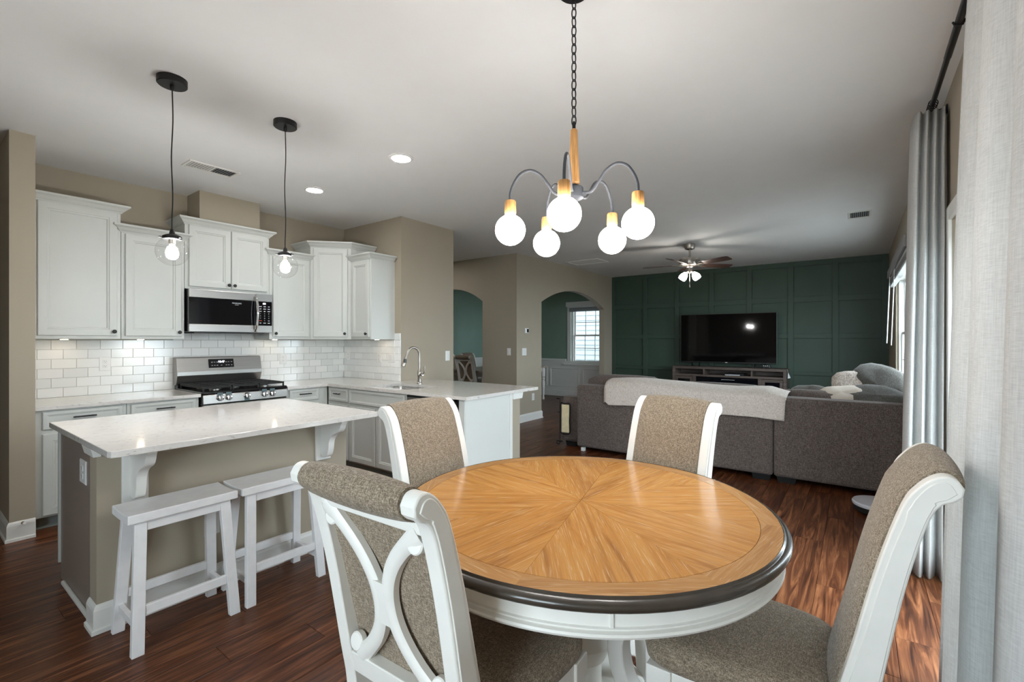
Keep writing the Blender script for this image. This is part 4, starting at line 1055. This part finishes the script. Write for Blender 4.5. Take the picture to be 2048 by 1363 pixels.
# ceiling vents
def vent(x0, x1, y0, y1, label, along):
    t = thing('ceiling_vent', ((x0+x1)/2, (y0+y1)/2, CE), label, 'vent')
    f = .022; mb = MB()
    mb.box(x0, x1, y0, y0+f, CE-.008, CE).box(x0, x1, y1-f, y1, CE-.008, CE).box(x0, x0+f, y0+f, y1-f, CE-.008, CE).box(x1-f, x1, y0+f, y1-f, CE-.008, CE)
    obj('frame', mb, 'white_trim', t, bevel=.003, seg=1)
    obj('duct_back', MB().box(x0+f, x1-f, y0+f, y1-f, CE-.001, CE), 'vent_dark', t)
    n_ = 17 if along == 'y' else 9
    for k in range(n_):
        if along == 'y':
            y = y0+f+(y1-y0-2*f)*(k+.5)/n_
            if k == n_//2: mb = MB().box(x0+f, x1-f, y-.008, y+.008, CE-.008, CE-.001)
            else:
                s = -1 if k < n_//2 else 1
                mb = MB(); v = [(x, y+s*q+w_, z) for x in (x0+f, x1-f) for q, z, w_ in ((-.004, CE-.008, -.0007), (-.004, CE-.008, .0007), (.004, CE-.002, .0007), (.004, CE-.002, -.0007))]
                mb.add(v, [(0, 1, 2, 3), (7, 6, 5, 4), (0, 4, 5, 1), (1, 5, 6, 2), (2, 6, 7, 3), (3, 7, 4, 0)])
        else:
            x = x0+f+(x1-x0-2*f)*(k+.5)/n_; mb = MB().box(x-.001, x+.001, y0+f, y1-f, CE-.008, CE-.001)
        obj('louver', mb, 'white_trim', t)
vent(-4.39, -4.20, 1.424, 1.80, 'white louvered ceiling vent above the stove side of the kitchen', 'y')
vent(-.085, .13, 6.385, 6.705, 'small white ceiling vent over the right end of the sofa', 'x')
t = thing('attic_hatch', (-3.93, 7.57, CE), 'white framed return grille set in the living room ceiling', 'vent')
mb = MB(); x0, x1, y0, y1 = -4.245, -3.61, 7.34, 7.79
mb.box(x0, x1, y0, y0+.03, CE-.012, CE).box(x0, x1, y1-.03, y1, CE-.012, CE).box(x0, x0+.03, y0+.03, y1-.03, CE-.012, CE).box(x1-.03, x1, y0+.03, y1-.03, CE-.012, CE)
obj('frame', mb, 'white_trim', t, bevel=.003, seg=1)
obj('panel', MB().box(x0+.03, x1-.03, y0+.03, y1-.03, CE-.004, CE), 'ceiling_paint', t)
# ceiling fan
FX, FY = -1.985, 7.08
t = thing('ceiling_fan', (FX, FY, CE), 'brushed nickel ceiling fan with dark blades and two lit glass shades', 'ceiling fan')
c3 = (FX, FY, 0)
obj('canopy', MB().lathe([(.078, CE), (.078, CE-.045), (.066, CE-.075), (.03, CE-.088), (.018, CE-.09)], 28, c3), 'nickel', t, smooth=True)
obj('down_rod', MB().lathe([(.014, CE-.085), (.014, 2.60), (.024, 2.598), (.024, 2.578)], 16, c3), 'nickel', t, smooth=True)
obj('motor', MB().lathe([(.03, 2.59), (.10, 2.575), (.146, 2.560), (.150, 2.545), (.150, 2.480), (.140, 2.462), (.09, 2.452), (.05, 2.45)], 36, c3), 'nickel', t, smooth=True)
obj('switch_housing', MB().lathe([(.055, 2.455), (.055, 2.44), (.042, 2.43), (.042, 2.375), (.05, 2.365), (.03, 2.35), (.008, 2.345)], 24, c3), 'nickel', t, smooth=True)
for k in range(5):
    a = YAW+math.radians(10+72*k); c_, s_ = math.cos(a), math.sin(a); R3 = lambda r, w_, z: (FX+c_*r-s_*w_, FY+s_*r+c_*w_, z)
    ir = obj('blade_iron', MB().grid([[R3(r, w_*sg, z) for sg, z in ((-1, 2.456+dz), (1, 2.456+dz), (1, 2.464+dz), (-1, 2.464+dz))] for r, w_, dz in ((.09, .016, 0), (.15, .016, .002), (.20, .040, .006), (.235, .040, .007))], False, True, True, True), 'nickel', t)
    rows_ = []
    for r, w_ in ((.20, .050), (.26, .058), (.45, .064), (.60, .066), (.655, .060), (.675, .045)):
        tl = .016
        rows_.append([R3(r, -w_, 2.470+tl*w_/.06), R3(r, w_, 2.470-tl*w_/.06), R3(r, w_, 2.476-tl*w_/.06), R3(r, -w_, 2.476+tl*w_/.06)])
    obj('blade', MB().grid(rows_, False, True, True, True), 'fan_blade', t, bevel=.002, seg=1)
cd = math.atan2(-FY, -FX)
for k, da in enumerate((-80, 80)):
    a = cd+math.radians(da); d3 = Vector((math.cos(a)*.56, math.sin(a)*.56, -.83)).normalized()
    p0 = Vector((FX, FY, 2.378))+Vector((math.cos(a), math.sin(a), 0))*.035
    obj('lamp_arm', MB().tube([tuple(p0), tuple(p0+d3*.04)], .012, 10), 'nickel', t, smooth=True)
    obj('glass_shade', lathe_dir([(.018, .026), (.026, .032), (.044, .062), (.055, .095), (.056, .118), (.050, .142), (.03, .145)], tuple(p0), tuple(d3), 24), 'shade_glow', t, smooth=True)
ce = Vector((FX, FY, 0))+Vector((math.cos(cd), math.sin(cd), 0))*.03
obj('pull_chain', MB().tube([(ce.x, ce.y, 2.36), (ce.x, ce.y, 2.165)], .003, 8).lathe([(.003, 2.175), (.007, 2.165), (.007, 2.145), (.002, 2.135)], 10, (ce.x, ce.y, 0)), 'nickel', t, smooth=True)
# ================================================================== LIVING ROOM
# television on its stand
t = thing('media_console', (-1.97, 9.58, 0), 'grey-brown wooden media console under the television', 'tv stand')
x0, x1, y0, y1, zt = -2.97, -.99, 9.40, 9.80, .850
obj('top', MB().box(x0, x1, y0, y1, .802, zt), 'stand_wood', t, bevel=.003, seg=1)
for a, b in ((x0, x0+.052), (x1-.052, x1)): obj('side', MB().box(a, b, y0, y1, 0, .802), 'stand_wood', t, bevel=.002, seg=1)
obj('shelf', MB().box(x0+.052, x1-.052, y0, y1, .662, .700), 'stand_wood', t, bevel=.002, seg=1)
obj('back_panel', MB().box(x0+.052, x1-.052, y1-.012, y1-.002, .06, .802), 'stand_wood', t)
for x in (-2.376, -1.545): obj('divider', MB().box(x-.012, x+.012, y0+.01, y1-.012, .70, .802), 'stand_wood', t)
for x in (-2.55, -1.41): obj('post', MB().box(x-.03, x+.03, y0, y1-.012, .06, .662), 'stand_wood', t, bevel=.002, seg=1)
obj('bottom', MB().box(x0+.052, x1-.052, y0, y1, .03, .06), 'stand_wood', t)
obj('plinth', MB().box(x0+.06, x1-.06, y0+.03, y1-.02, 0, .03), 'stand_wood', t)
for a, b in ((x0+.058, -2.584), (-1.376, x1-.058)):
    d_ = obj('door', MB().panel((a, y0+.020, .07), (1, 0, 0), (0, 0, 1), (0, -1, 0), b-a, .585, [(0, 0), (0, .020), (.045, .020), (.047, .010)]), 'stand_wood', t)
    obj('door_pane', MB().box(a+.05, b-.05, y0+.006, y0+.009, .12, .605), 'black_glass', d_)
ins = obj('fireplace_insert', MB().box(-2.515, -1.445, y0+.012, y0+.16, .065, .655), 'black_glass', t, bevel=.004)
obj('insert_strip', MB().box(-2.06, -1.83, y0+.008, y0+.012, .612, .622), 'blind_grey', ins)
t = thing('television', (-2.01, 9.62, .85), 'large black flat television standing on the console', 'television')
obj('panel', MB().box(-2.862, -1.163, 9.600, 9.640, .920, 1.868), 'black_plastic', t, bevel=.004)
sc_ = obj('screen', MB().box(-2.854, -1.171, 9.597, 9.601, .945, 1.860), 'tv_screen', t)
obj('maker_badge', MB().prism([(-2.035, .928), (-1.985, .928), (-1.997, .940), (-2.022, .940)], lambda a, b, q: (a, q, b), 9.5965, 9.600), 'white_print', t)
for x, s in ((-2.50, -1), (-2.66, 1), (-1.52, -1), (-1.36, 1)):
    obj('foot', MB().tube([(x, 9.62, .925), (x-s*.0+.0, 9.55 if s < 0 else 9.70, .858)], .010, 8).tube([(x-.03, 9.55 if s < 0 else 9.70, .857), (x+.03, 9.55 if s < 0 else 9.70, .857)], .0065, 8), 'black_plastic', t)
t = thing('media_player', (-1.84, 9.5, .70), 'black disc player with silver front in the console shelf', 'media player')
obj('case', MB().box(-2.01, -1.675, 9.44, 9.70, .701, .742), 'black_plastic', t, bevel=.003, seg=1)
obj('front_strip', MB().box(-2.0, -1.745, 9.434, 9.44, .703, .716), 'white_print', t)
t = thing('game_console', (-1.31, 9.5, .85), 'small black gadget with white dots on the right of the console top', 'gadget')
obj('case', MB().box(-1.375, -1.245, 9.43, 9.50, .851, .895), 'black_plastic', t, bevel=.010)
for k in range(4): obj('light_dot', MB().sphere((-1.355+k*.03, 9.44, .898), .008, 10, 6), 'white_print', t, smooth=True)
t = thing('hang_tag', (-.965, 9.45, .78), 'small white tag hanging at the right side of the console', 'tag')
obj('cord', MB().tube([(-.985, 9.42, .85), (-.968, 9.42, .80)], .002, 6), 'white_print', t)
obj('card', MB().prism([(-.968, .80), (-.93, .70), (-.975, .69)], lambda a, b, q: (a, q, b), 9.418, 9.421), 'white_print', t)
# --- sectional sofa
def cushion(c, size, rot=(0, 0, 0), e=3.2, n=20, m=8, puff=1.0, crease=.0, seed=1):
    """pillow-like closed body: square-ish outline, thick in the middle"""
    from mathutils import Euler, noise as mn
    R = Euler(rot).to_matrix(); c = Vector(c); rows_ = []
    w, d, h = size
    for i in range(m+1):
        ph = -math.pi/2+math.pi*i/m; rr = math.cos(ph); zz = math.sin(ph)
        row = []
        for k in range(n):
            a = 2*math.pi*k/n; ca, sa = math.cos(a), math.sin(a)
            sq = (abs(ca)**e+abs(sa)**e)**(-1/e)
            rad = max(1e-3, rr**.55)
            x = ca*sq*rad; y = sa*sq*rad
            corner = (abs(x*y))**1.5
            z = math.copysign(abs(zz)**.8, zz)*(1-.75*corner)
            p = Vector((x*w/2, y*d/2, z*h/2))
            if crease: p += Vector((0, 0, 1))*crease*mn.noise(p*9+Vector((seed*3.1, seed, 0)))
            row.append(tuple(c+R @ p))
        rows_.append(row)
    return MB().grid(rows_, False, True, True, True)
def rbox(x0, x1, y0, y1, z0, z1): return MB().box(x0, x1, y0, y1, z0, z1)
t = thing('sofa_section', (-1.75, 5.55, 0), 'long dark grey sofa section with its back to the dining table', 'sofa', 'sectional sofa pieces')
obj('back_frame', rbox(-2.782, -.652, 5.08, 5.30, .055, .815), 'sofa_fabric', t, bevel=.03, seg=4, smooth=True)
obj('seat_base', rbox(-2.782, -.652, 5.30, 6.02, .075, .30), 'sofa_fabric', t, bevel=.02, seg=3, smooth=True)
obj('arm', rbox(-3.075, -2.784, 5.22, 6.06, .06, .64), 'sofa_fabric', t, bevel=.05, seg=4, smooth=True)
for k in range(2):
    a = -2.78+k*1.065
    obj('seat_cushion', rbox(a+.004, a+1.06, 5.32, 6.05, .30, .46), 'sofa_fabric', t, bevel=.05, seg=4, smooth=True)
obj('back_cushion', cushion((-2.27, 5.36, .69), (1.03, .50, .26), (math.radians(82), 0, 0), 5), 'sofa_fabric', t, smooth=True, angle=70)
obj('back_cushion', cushion((-1.20, 5.36, .675), (1.03, .46, .26), (math.radians(82), 0, 0), 5), 'sofa_fabric', t, smooth=True, angle=70)
def foot(x, y):
    mb = MB(); r0, r1 = .055, .042; q0, q1 = .085, .070
    mb.add([(x-q1, y-r1, 0), (x+q1, y-r1, 0), (x+q1, y+r1, 0), (x-q1, y+r1, 0), (x-q0, y-r0, .08), (x+q0, y-r0, .08), (x+q0, y+r0, .08), (x-q0, y+r0, .08)], [(3, 2, 1, 0), (4, 5, 6, 7), (0, 1, 5, 4), (1, 2, 6, 5), (2, 3, 7, 6), (3, 0, 4, 7)])
    return mb
for x, y in ((-2.96, 5.32), (-.755, 5.15), (-2.99, 5.95), (-.75, 5.95)): obj('foot', foot(x, y), 'rubber_black', t)
t = thing('sofa_section', (-.15, 6.1, 0), 'dark grey corner sofa section running along the window wall', 'sofa', 'sectional sofa pieces')
obj('back_frame', rbox(-.646, .335, 5.08, 5.30, .055, .815), 'sofa_fabric', t, bevel=.03, seg=4, smooth=True)
obj('window_side_back', rbox(.115, .335, 5.301, 7.35, .055, .80), 'sofa_fabric', t, bevel=.03, seg=4, smooth=True)
obj('seat_base', rbox(-.646, .114, 5.301, 7.35, .075, .30), 'sofa_fabric', t, bevel=.02, seg=3, smooth=True)
obj('arm', rbox(-.75, .335, 7.352, 7.60, .06, .64), 'sofa_fabric', t, bevel=.05, seg=4, smooth=True)
for k in range(2): obj('seat_cushion', rbox(-.64, .11, 5.31+k*1.02, 6.325+k*1.02, .30, .46), 'sofa_fabric', t, bevel=.05, seg=4, smooth=True)
obj('back_cushion', cushion((-.36, 5.42, .665), (.60, .42, .26), (math.radians(80), 0, 0), 5), 'sofa_fabric', t, smooth=True, angle=70)
for x, y in ((-.540, 5.15), (.24, 5.15), (-.66, 7.5), (.25, 7.5)): obj('foot', foot(x, y), 'rubber_black', t)
GP = 'cushions heaped on the sofa corner'
R_ = math.radians
def pil(nm, c, size, rot, mat, label, **kw):
    o = obj(nm, cushion(c, size, rot, **kw), mat, smooth=True, angle=70); return tag(o, label, 'cushion', GP)
pil('cushion', (.135, 5.46, .785), (.50, .38, .19), (R_(38), R_(4), R_(6)), 'pillow_grey', 'low grey cushion slumped in front over the sofa back corner', crease=.03, seed=2)
pil('cushion', (.17, 5.84, .875), (.56, .48, .26), (R_(62), R_(24), R_(-18)), 'pillow_grey', 'tall dark grey cushion with a pointed corner by the curtain', crease=.04, seed=4)
pil('cushion', (-.03, 5.80, .875), (.36, .36, .16), (R_(66), R_(-2), R_(10)), 'pillow_pattern', 'pale patterned pillow propped between the grey sofa cushions', e=4, crease=.02, seed=6)
pil('cushion', (-.115, 5.44, .832), (.38, .26, .11), (R_(34), R_(-8), R_(4)), 'blanket_cream', 'cream pillow lying in front of the patterned pillow', crease=.02, seed=8)
pil('cushion', (-.36, 5.50, .79), (.42, .30, .13), (R_(40), 0, R_(-4)), 'pillow_grey', 'flat grey cushion lying left of the cream pillow', crease=.02, seed=9)
# throw over the back
top_px = [(-2.395, .895), (-2.2, .910), (-2.0, .915), (-1.8, .905), (-1.5, .893), (-1.25, .883), (-1.0, .878), (-.85, .885), (-.70, .893), (-.60, .865), (-.535, .850)]
def ztop(x):
    for (a, p), (b, q) in zip(top_px[:-1], top_px[1:]):
        if a <= x <= b: return p+(q-p)*(x-a)/(b-a)
    return top_px[0][1] if x < top_px[0][0] else top_px[-1][1]
rows_ = []; NXB = 60
for i in range(NXB+1):
    f = i/NXB; x = -2.395+1.86*f; zt_ = ztop(x)
    wv = .010*math.sin(x*9)+.006*math.sin(x*23+1); zb_ = .612-.012*f+.010*math.sin(x*6+.5)+(.028 if f < .03 else 0)
    flare = .03*f
    path = [(5.56, zt_-.20), (5.50, zt_-.07), (5.42, zt_-.012), (5.33, zt_), (5.22, zt_-.006), (5.12, zt_-.030), (5.068, .815), (5.056+wv*.2, .77), (5.052+wv*.5, .70), (5.050+wv*.8, .65), (5.048+wv, zb_)]
    rows_.append([(x+(flare*(1-(z-.6)/.3) if z < .8 else 0)*(.0 if f < .5 else -1)*.6, y, z) for y, z in cr(path, 3)])
tb = obj('throw_blanket', MB().grid(rows_), 'throw_knit', smooth=True, angle=80, solid=.012)
tag(tb, 'beige knitted throw draped over the long sofa back', 'blanket')
# cat scratch pad hung at the sofa arm
t = thing('scratch_pad', (-3.0, 5.2, 0), 'cream scratch pad with black edging hung at the left end of the sofa', 'scratch pad')
obj('pad', MB().box(-3.062, -2.945, 5.192, 5.214, .175, .535), 'cream_pad', t, bevel=.012)
obj('pad_fold', MB().box(-3.060, -2.947, 5.188, 5.192, .36, .364), 'blanket_cream', t)
mb = MB().tube(cr([(-2.940, 5.195, .545), (-2.936, 5.195, .44), (-2.941, 5.195, .34), (-2.938, 5.195, .24), (-2.950, 5.195, .168), (-3.065, 5.195, .166), (-3.074, 5.195, .26), (-3.072, 5.195, .45), (-3.07, 5.195, .55), (-3.02, 5.195, .545), (-2.98, 5.195, .552)], 4, True), .008, 8, closed=True)
obj('black_edging', mb, 'rubber_black', t, smooth=True)
obj('hanger', MB().tube([(-3.083, 5.195, .03), (-3.083, 5.195, .61)], .006, 8).tube([(-3.083, 5.195, .605), (-3.13, 5.195, .605)], .008, 8).tube([(-3.083, 5.195, .43), (-3.115, 5.195, .43)], .006, 8).tube([(-3.05, 5.195, .06), (-3.13, 5.195, .055), (-3.135, 5.195, .03), (-3.09, 5.195, .02)], .009, 8), 'black_metal', t)
# pair of white toys/containers seen under the sofa
t = thing('white_block', (-2.70, 5.13, 0), 'small white block on the floor under the left end of the sofa', 'block')
obj('body', MB().box(-2.730, -2.685, 5.10, 5.15, 0, .046), 'plastic_white', t, bevel=.006)
# robot vacuum
t = thing('robot_vacuum', (.14, 4.66, 0), 'round white robot vacuum on the floor beside the sofa corner', 'robot vacuum')
obj('base', MB().lathe([(.155, .012), (.165, .02), (.168, .055), (.15, .06)], 40, (.14, 4.66, 0)), 'rubber_black', t, smooth=True)
obj('cover', MB().lathe([(.150, .055), (.172, .058), (.175, .064), (.175, .078), (.168, .086), (.06, .090), (.02, .090)], 40, (.14, 4.66, 0)), 'robot_white', t, smooth=True)
for x in (.05, .23): obj('wheel', MB().box(x-.012, x+.012, 4.62, 4.70, 0, .03), 'rubber_black', t, bevel=.004)
# ================================================================== CURTAINS
RX, RZ = .345, 2.70
t = thing('curtain_rod', (RX, 2.3, RZ), 'long black curtain rod on brackets above the patio door', 'curtain rod')
obj('rod', MB().tube([(RX, .95, RZ), (RX, 3.70, RZ)], .0125, 14), 'black_metal', t, smooth=True)
obj('rod_sleeve', MB().tube([(RX, 2.05, RZ), (RX, 3.0, RZ)], .0145, 14), 'black_metal', t, smooth=True)
for y in (3.66, 2.69, 1.0):
    br = obj('bracket', MB().tube([(RX, y, RZ-.002), (XW, y, RZ-.002)], .008, 10).tube([(RX-.02, y, RZ+.004), (RX-.012, y, RZ-.016), (RX+.012, y, RZ-.016), (RX+.018, y, RZ+.004)], .004, 8), 'black_metal', t, smooth=True)
    obj('wall_flange', lathe_dir([(.028, 0), (.028, .006), (.014, .012), (.010, .03)], (XW, y, RZ-.002), (-1, 0, 0), 20), 'black_metal', br, smooth=True)
obj('finial', MB().tube([(RX, 3.70, RZ), (RX, 3.73, RZ)], [.016, .013], 14), 'black_metal', t, smooth=True)
def ring_at(y, tilt=.2):
    pts = [(RX+.021*math.cos(a), y+tilt*.021*math.sin(a)*.4, RZ-.006+.021*math.sin(a)) for a in [2*math.pi*k/18 for k in range(18)]]
    return MB().tube(pts, .0024, 6, closed=True)
for y in (3.52, 3.55, 3.58, 3.61, 3.635, 2.40, 2.28, 2.12, 1.95, 1.78, 1.6): obj('ring', ring_at(y, random.uniform(-.5, .5)), 'black_metal', t, smooth=True)
def curtain(name, label, top, bot, zt_, zb_, nseg=14, sag=0, sub=6):
    """top/bot: control polylines in plan with equal counts"""
    T = cr([(a, b) for a, b in top], sub); B = cr([(a, b) for a, b in bot], sub); rows_ = []
    for k in range(nseg+1):
        f = k/nseg; z = zt_+(zb_-zt_)*f; g = f**.8
        rows_.append([(a[0]+(b[0]-a[0])*g, a[1]+(b[1]-a[1])*g, z) for a, b in zip(T, B)])
    o = obj(name, MB().grid(rows_), 'curtain_linen', smooth=True, angle=80, solid=.003)
    return tag(o, label, 'curtain', 'linen curtains at the patio door')
# far panel: bunched folds beside the door
top = [(.262, 3.73)]; bot = [(.215, 3.74)]
for k in range(8):
    f = k/7; yo = (.034, -.026)[k % 2]
    top.append((.272+.125*f, 3.56+yo*.8)); bot.append((.205+.180*f+.006*math.sin(k*2.3), 3.545+yo*1.25+.012*math.sin(k*1.3)))
top.append((.408, 3.70)); bot.append((.400, 3.68))
curtain('curtain', 'narrow bunched linen curtain between the sofa and the near curtain', top, bot, 2.672, .012, sub=6)
# near panel: broad soft folds
top = [(.335, 2.425), (.370, 2.38), (.345, 2.28), (.308, 2.17), (.318, 2.06), (.385, 1.99), (.372, 1.92), (.305, 1.83), (.300, 1.72), (.345, 1.66), (.390, 1.60), (.318, 1.50), (.300, 1.38), (.385, 1.29), (.335, 1.2), (.31, 1.10)]
bot = [(.255, 2.440), (.305, 2.40), (.288, 2.29), (.232, 2.16), (.236, 2.04), (.335, 1.96), (.322, 1.88), (.222, 1.78), (.212, 1.66), (.262, 1.60), (.335, 1.54), (.236, 1.43), (.215, 1.31), (.325, 1.22), (.262, 1.12), (.24, 1.02)]
curtain('curtain', 'wide linen curtain nearest the camera at the right edge', top, bot, 2.672, .012, sub=6)
# ================================================================== BLINDS
t = thing('window_blind', (XW-.05, 6.85, 2.2), 'raised white blind with grey valance on the living room window', 'blind')
obj('valance', MB().box(XW-.085, XW-.065, 5.45, 8.25, 2.205, 2.31), 'blind_grey', t, bevel=.003, seg=1)
obj('head_rail', MB().box(XW-.062, XW-.004, 5.5, 8.2, 2.21, 2.27), 'blind_white', t)
for k in range(9):
    z = 2.195-k*.010; obj('slat', MB().box(XW-.060, XW-.008, 5.5, 8.2, z-.0035, z+.0035), 'blind_white' if k < 3 else 'blind_grey', t)
obj('bottom_rail', MB().box(XW-.062, XW-.006, 5.5, 8.2, 2.08, 2.10), 'blind_white', t, bevel=.003, seg=1)
obj('tilt_wand', MB().tube([(XW-.07, 7.95, 2.20), (XW-.10, 7.98, 1.32)], .006, 8), 'blind_white', t)
obj('lift_cord', MB().tube([(XW-.065, 7.1, 2.20), (XW-.09, 7.2, 1.30)], .005, 8), 'blind_white', t)
t = thing('window_blind', (-5.06, YG-.03, 2.05), 'raised beige blind at the top of the dining room window', 'blind')
obj('head_rail', MB().box(-5.55, -4.60, YG-.055, YG-.001, 2.135, 2.158), 'blind_white', t)
for k in range(8):
    z = 2.128-k*.012; obj('slat', MB().box(-5.55, -4.60, YG-.055, YG-.003, z-.004, z+.004), 'blind_grey', t)
# ================================================================== FAR DINING ROOM
t = thing('dining_table', (-6.25, 7.95, 0), 'long dining table with white turned legs seen through the hall arch', 'table')
obj('top', MB().box(-6.75, -5.74, 6.82, 9.12, .735, .772), 'dining_top', t, bevel=.006)
obj('apron', MB().box(-6.67, -5.82, 6.92, 9.03, .64, .735), 'chair_white', t)
for x in (-6.66, -5.81):
    for y in (6.92, 9.04):
        prof = [(.022, 0), (.03, .02), (.028, .05), (.02, .07), (.026, .12), (.036, .30), (.040, .40), (.024, .45), (.038, .48), (.024, .51), (.045, .53), (.045, .735)]
        obj('leg', MB().lathe(prof, 16, (x, y, 0)), 'chair_white', t, smooth=True)
GD = 'dining room chairs seen through the arch'
place((-6.06, 6.78, 0), 0, 'upholstered chair at the head of the far dining table, back splat toward us', GD)
place((-6.95, 7.9, 0), -math.pi/2, 'upholstered chair on the far side of the far dining table', GD)
place((-6.95, 7.25, 0), -math.pi/2, 'pale upholstered chair just behind the head chair in the far dining room', GD)
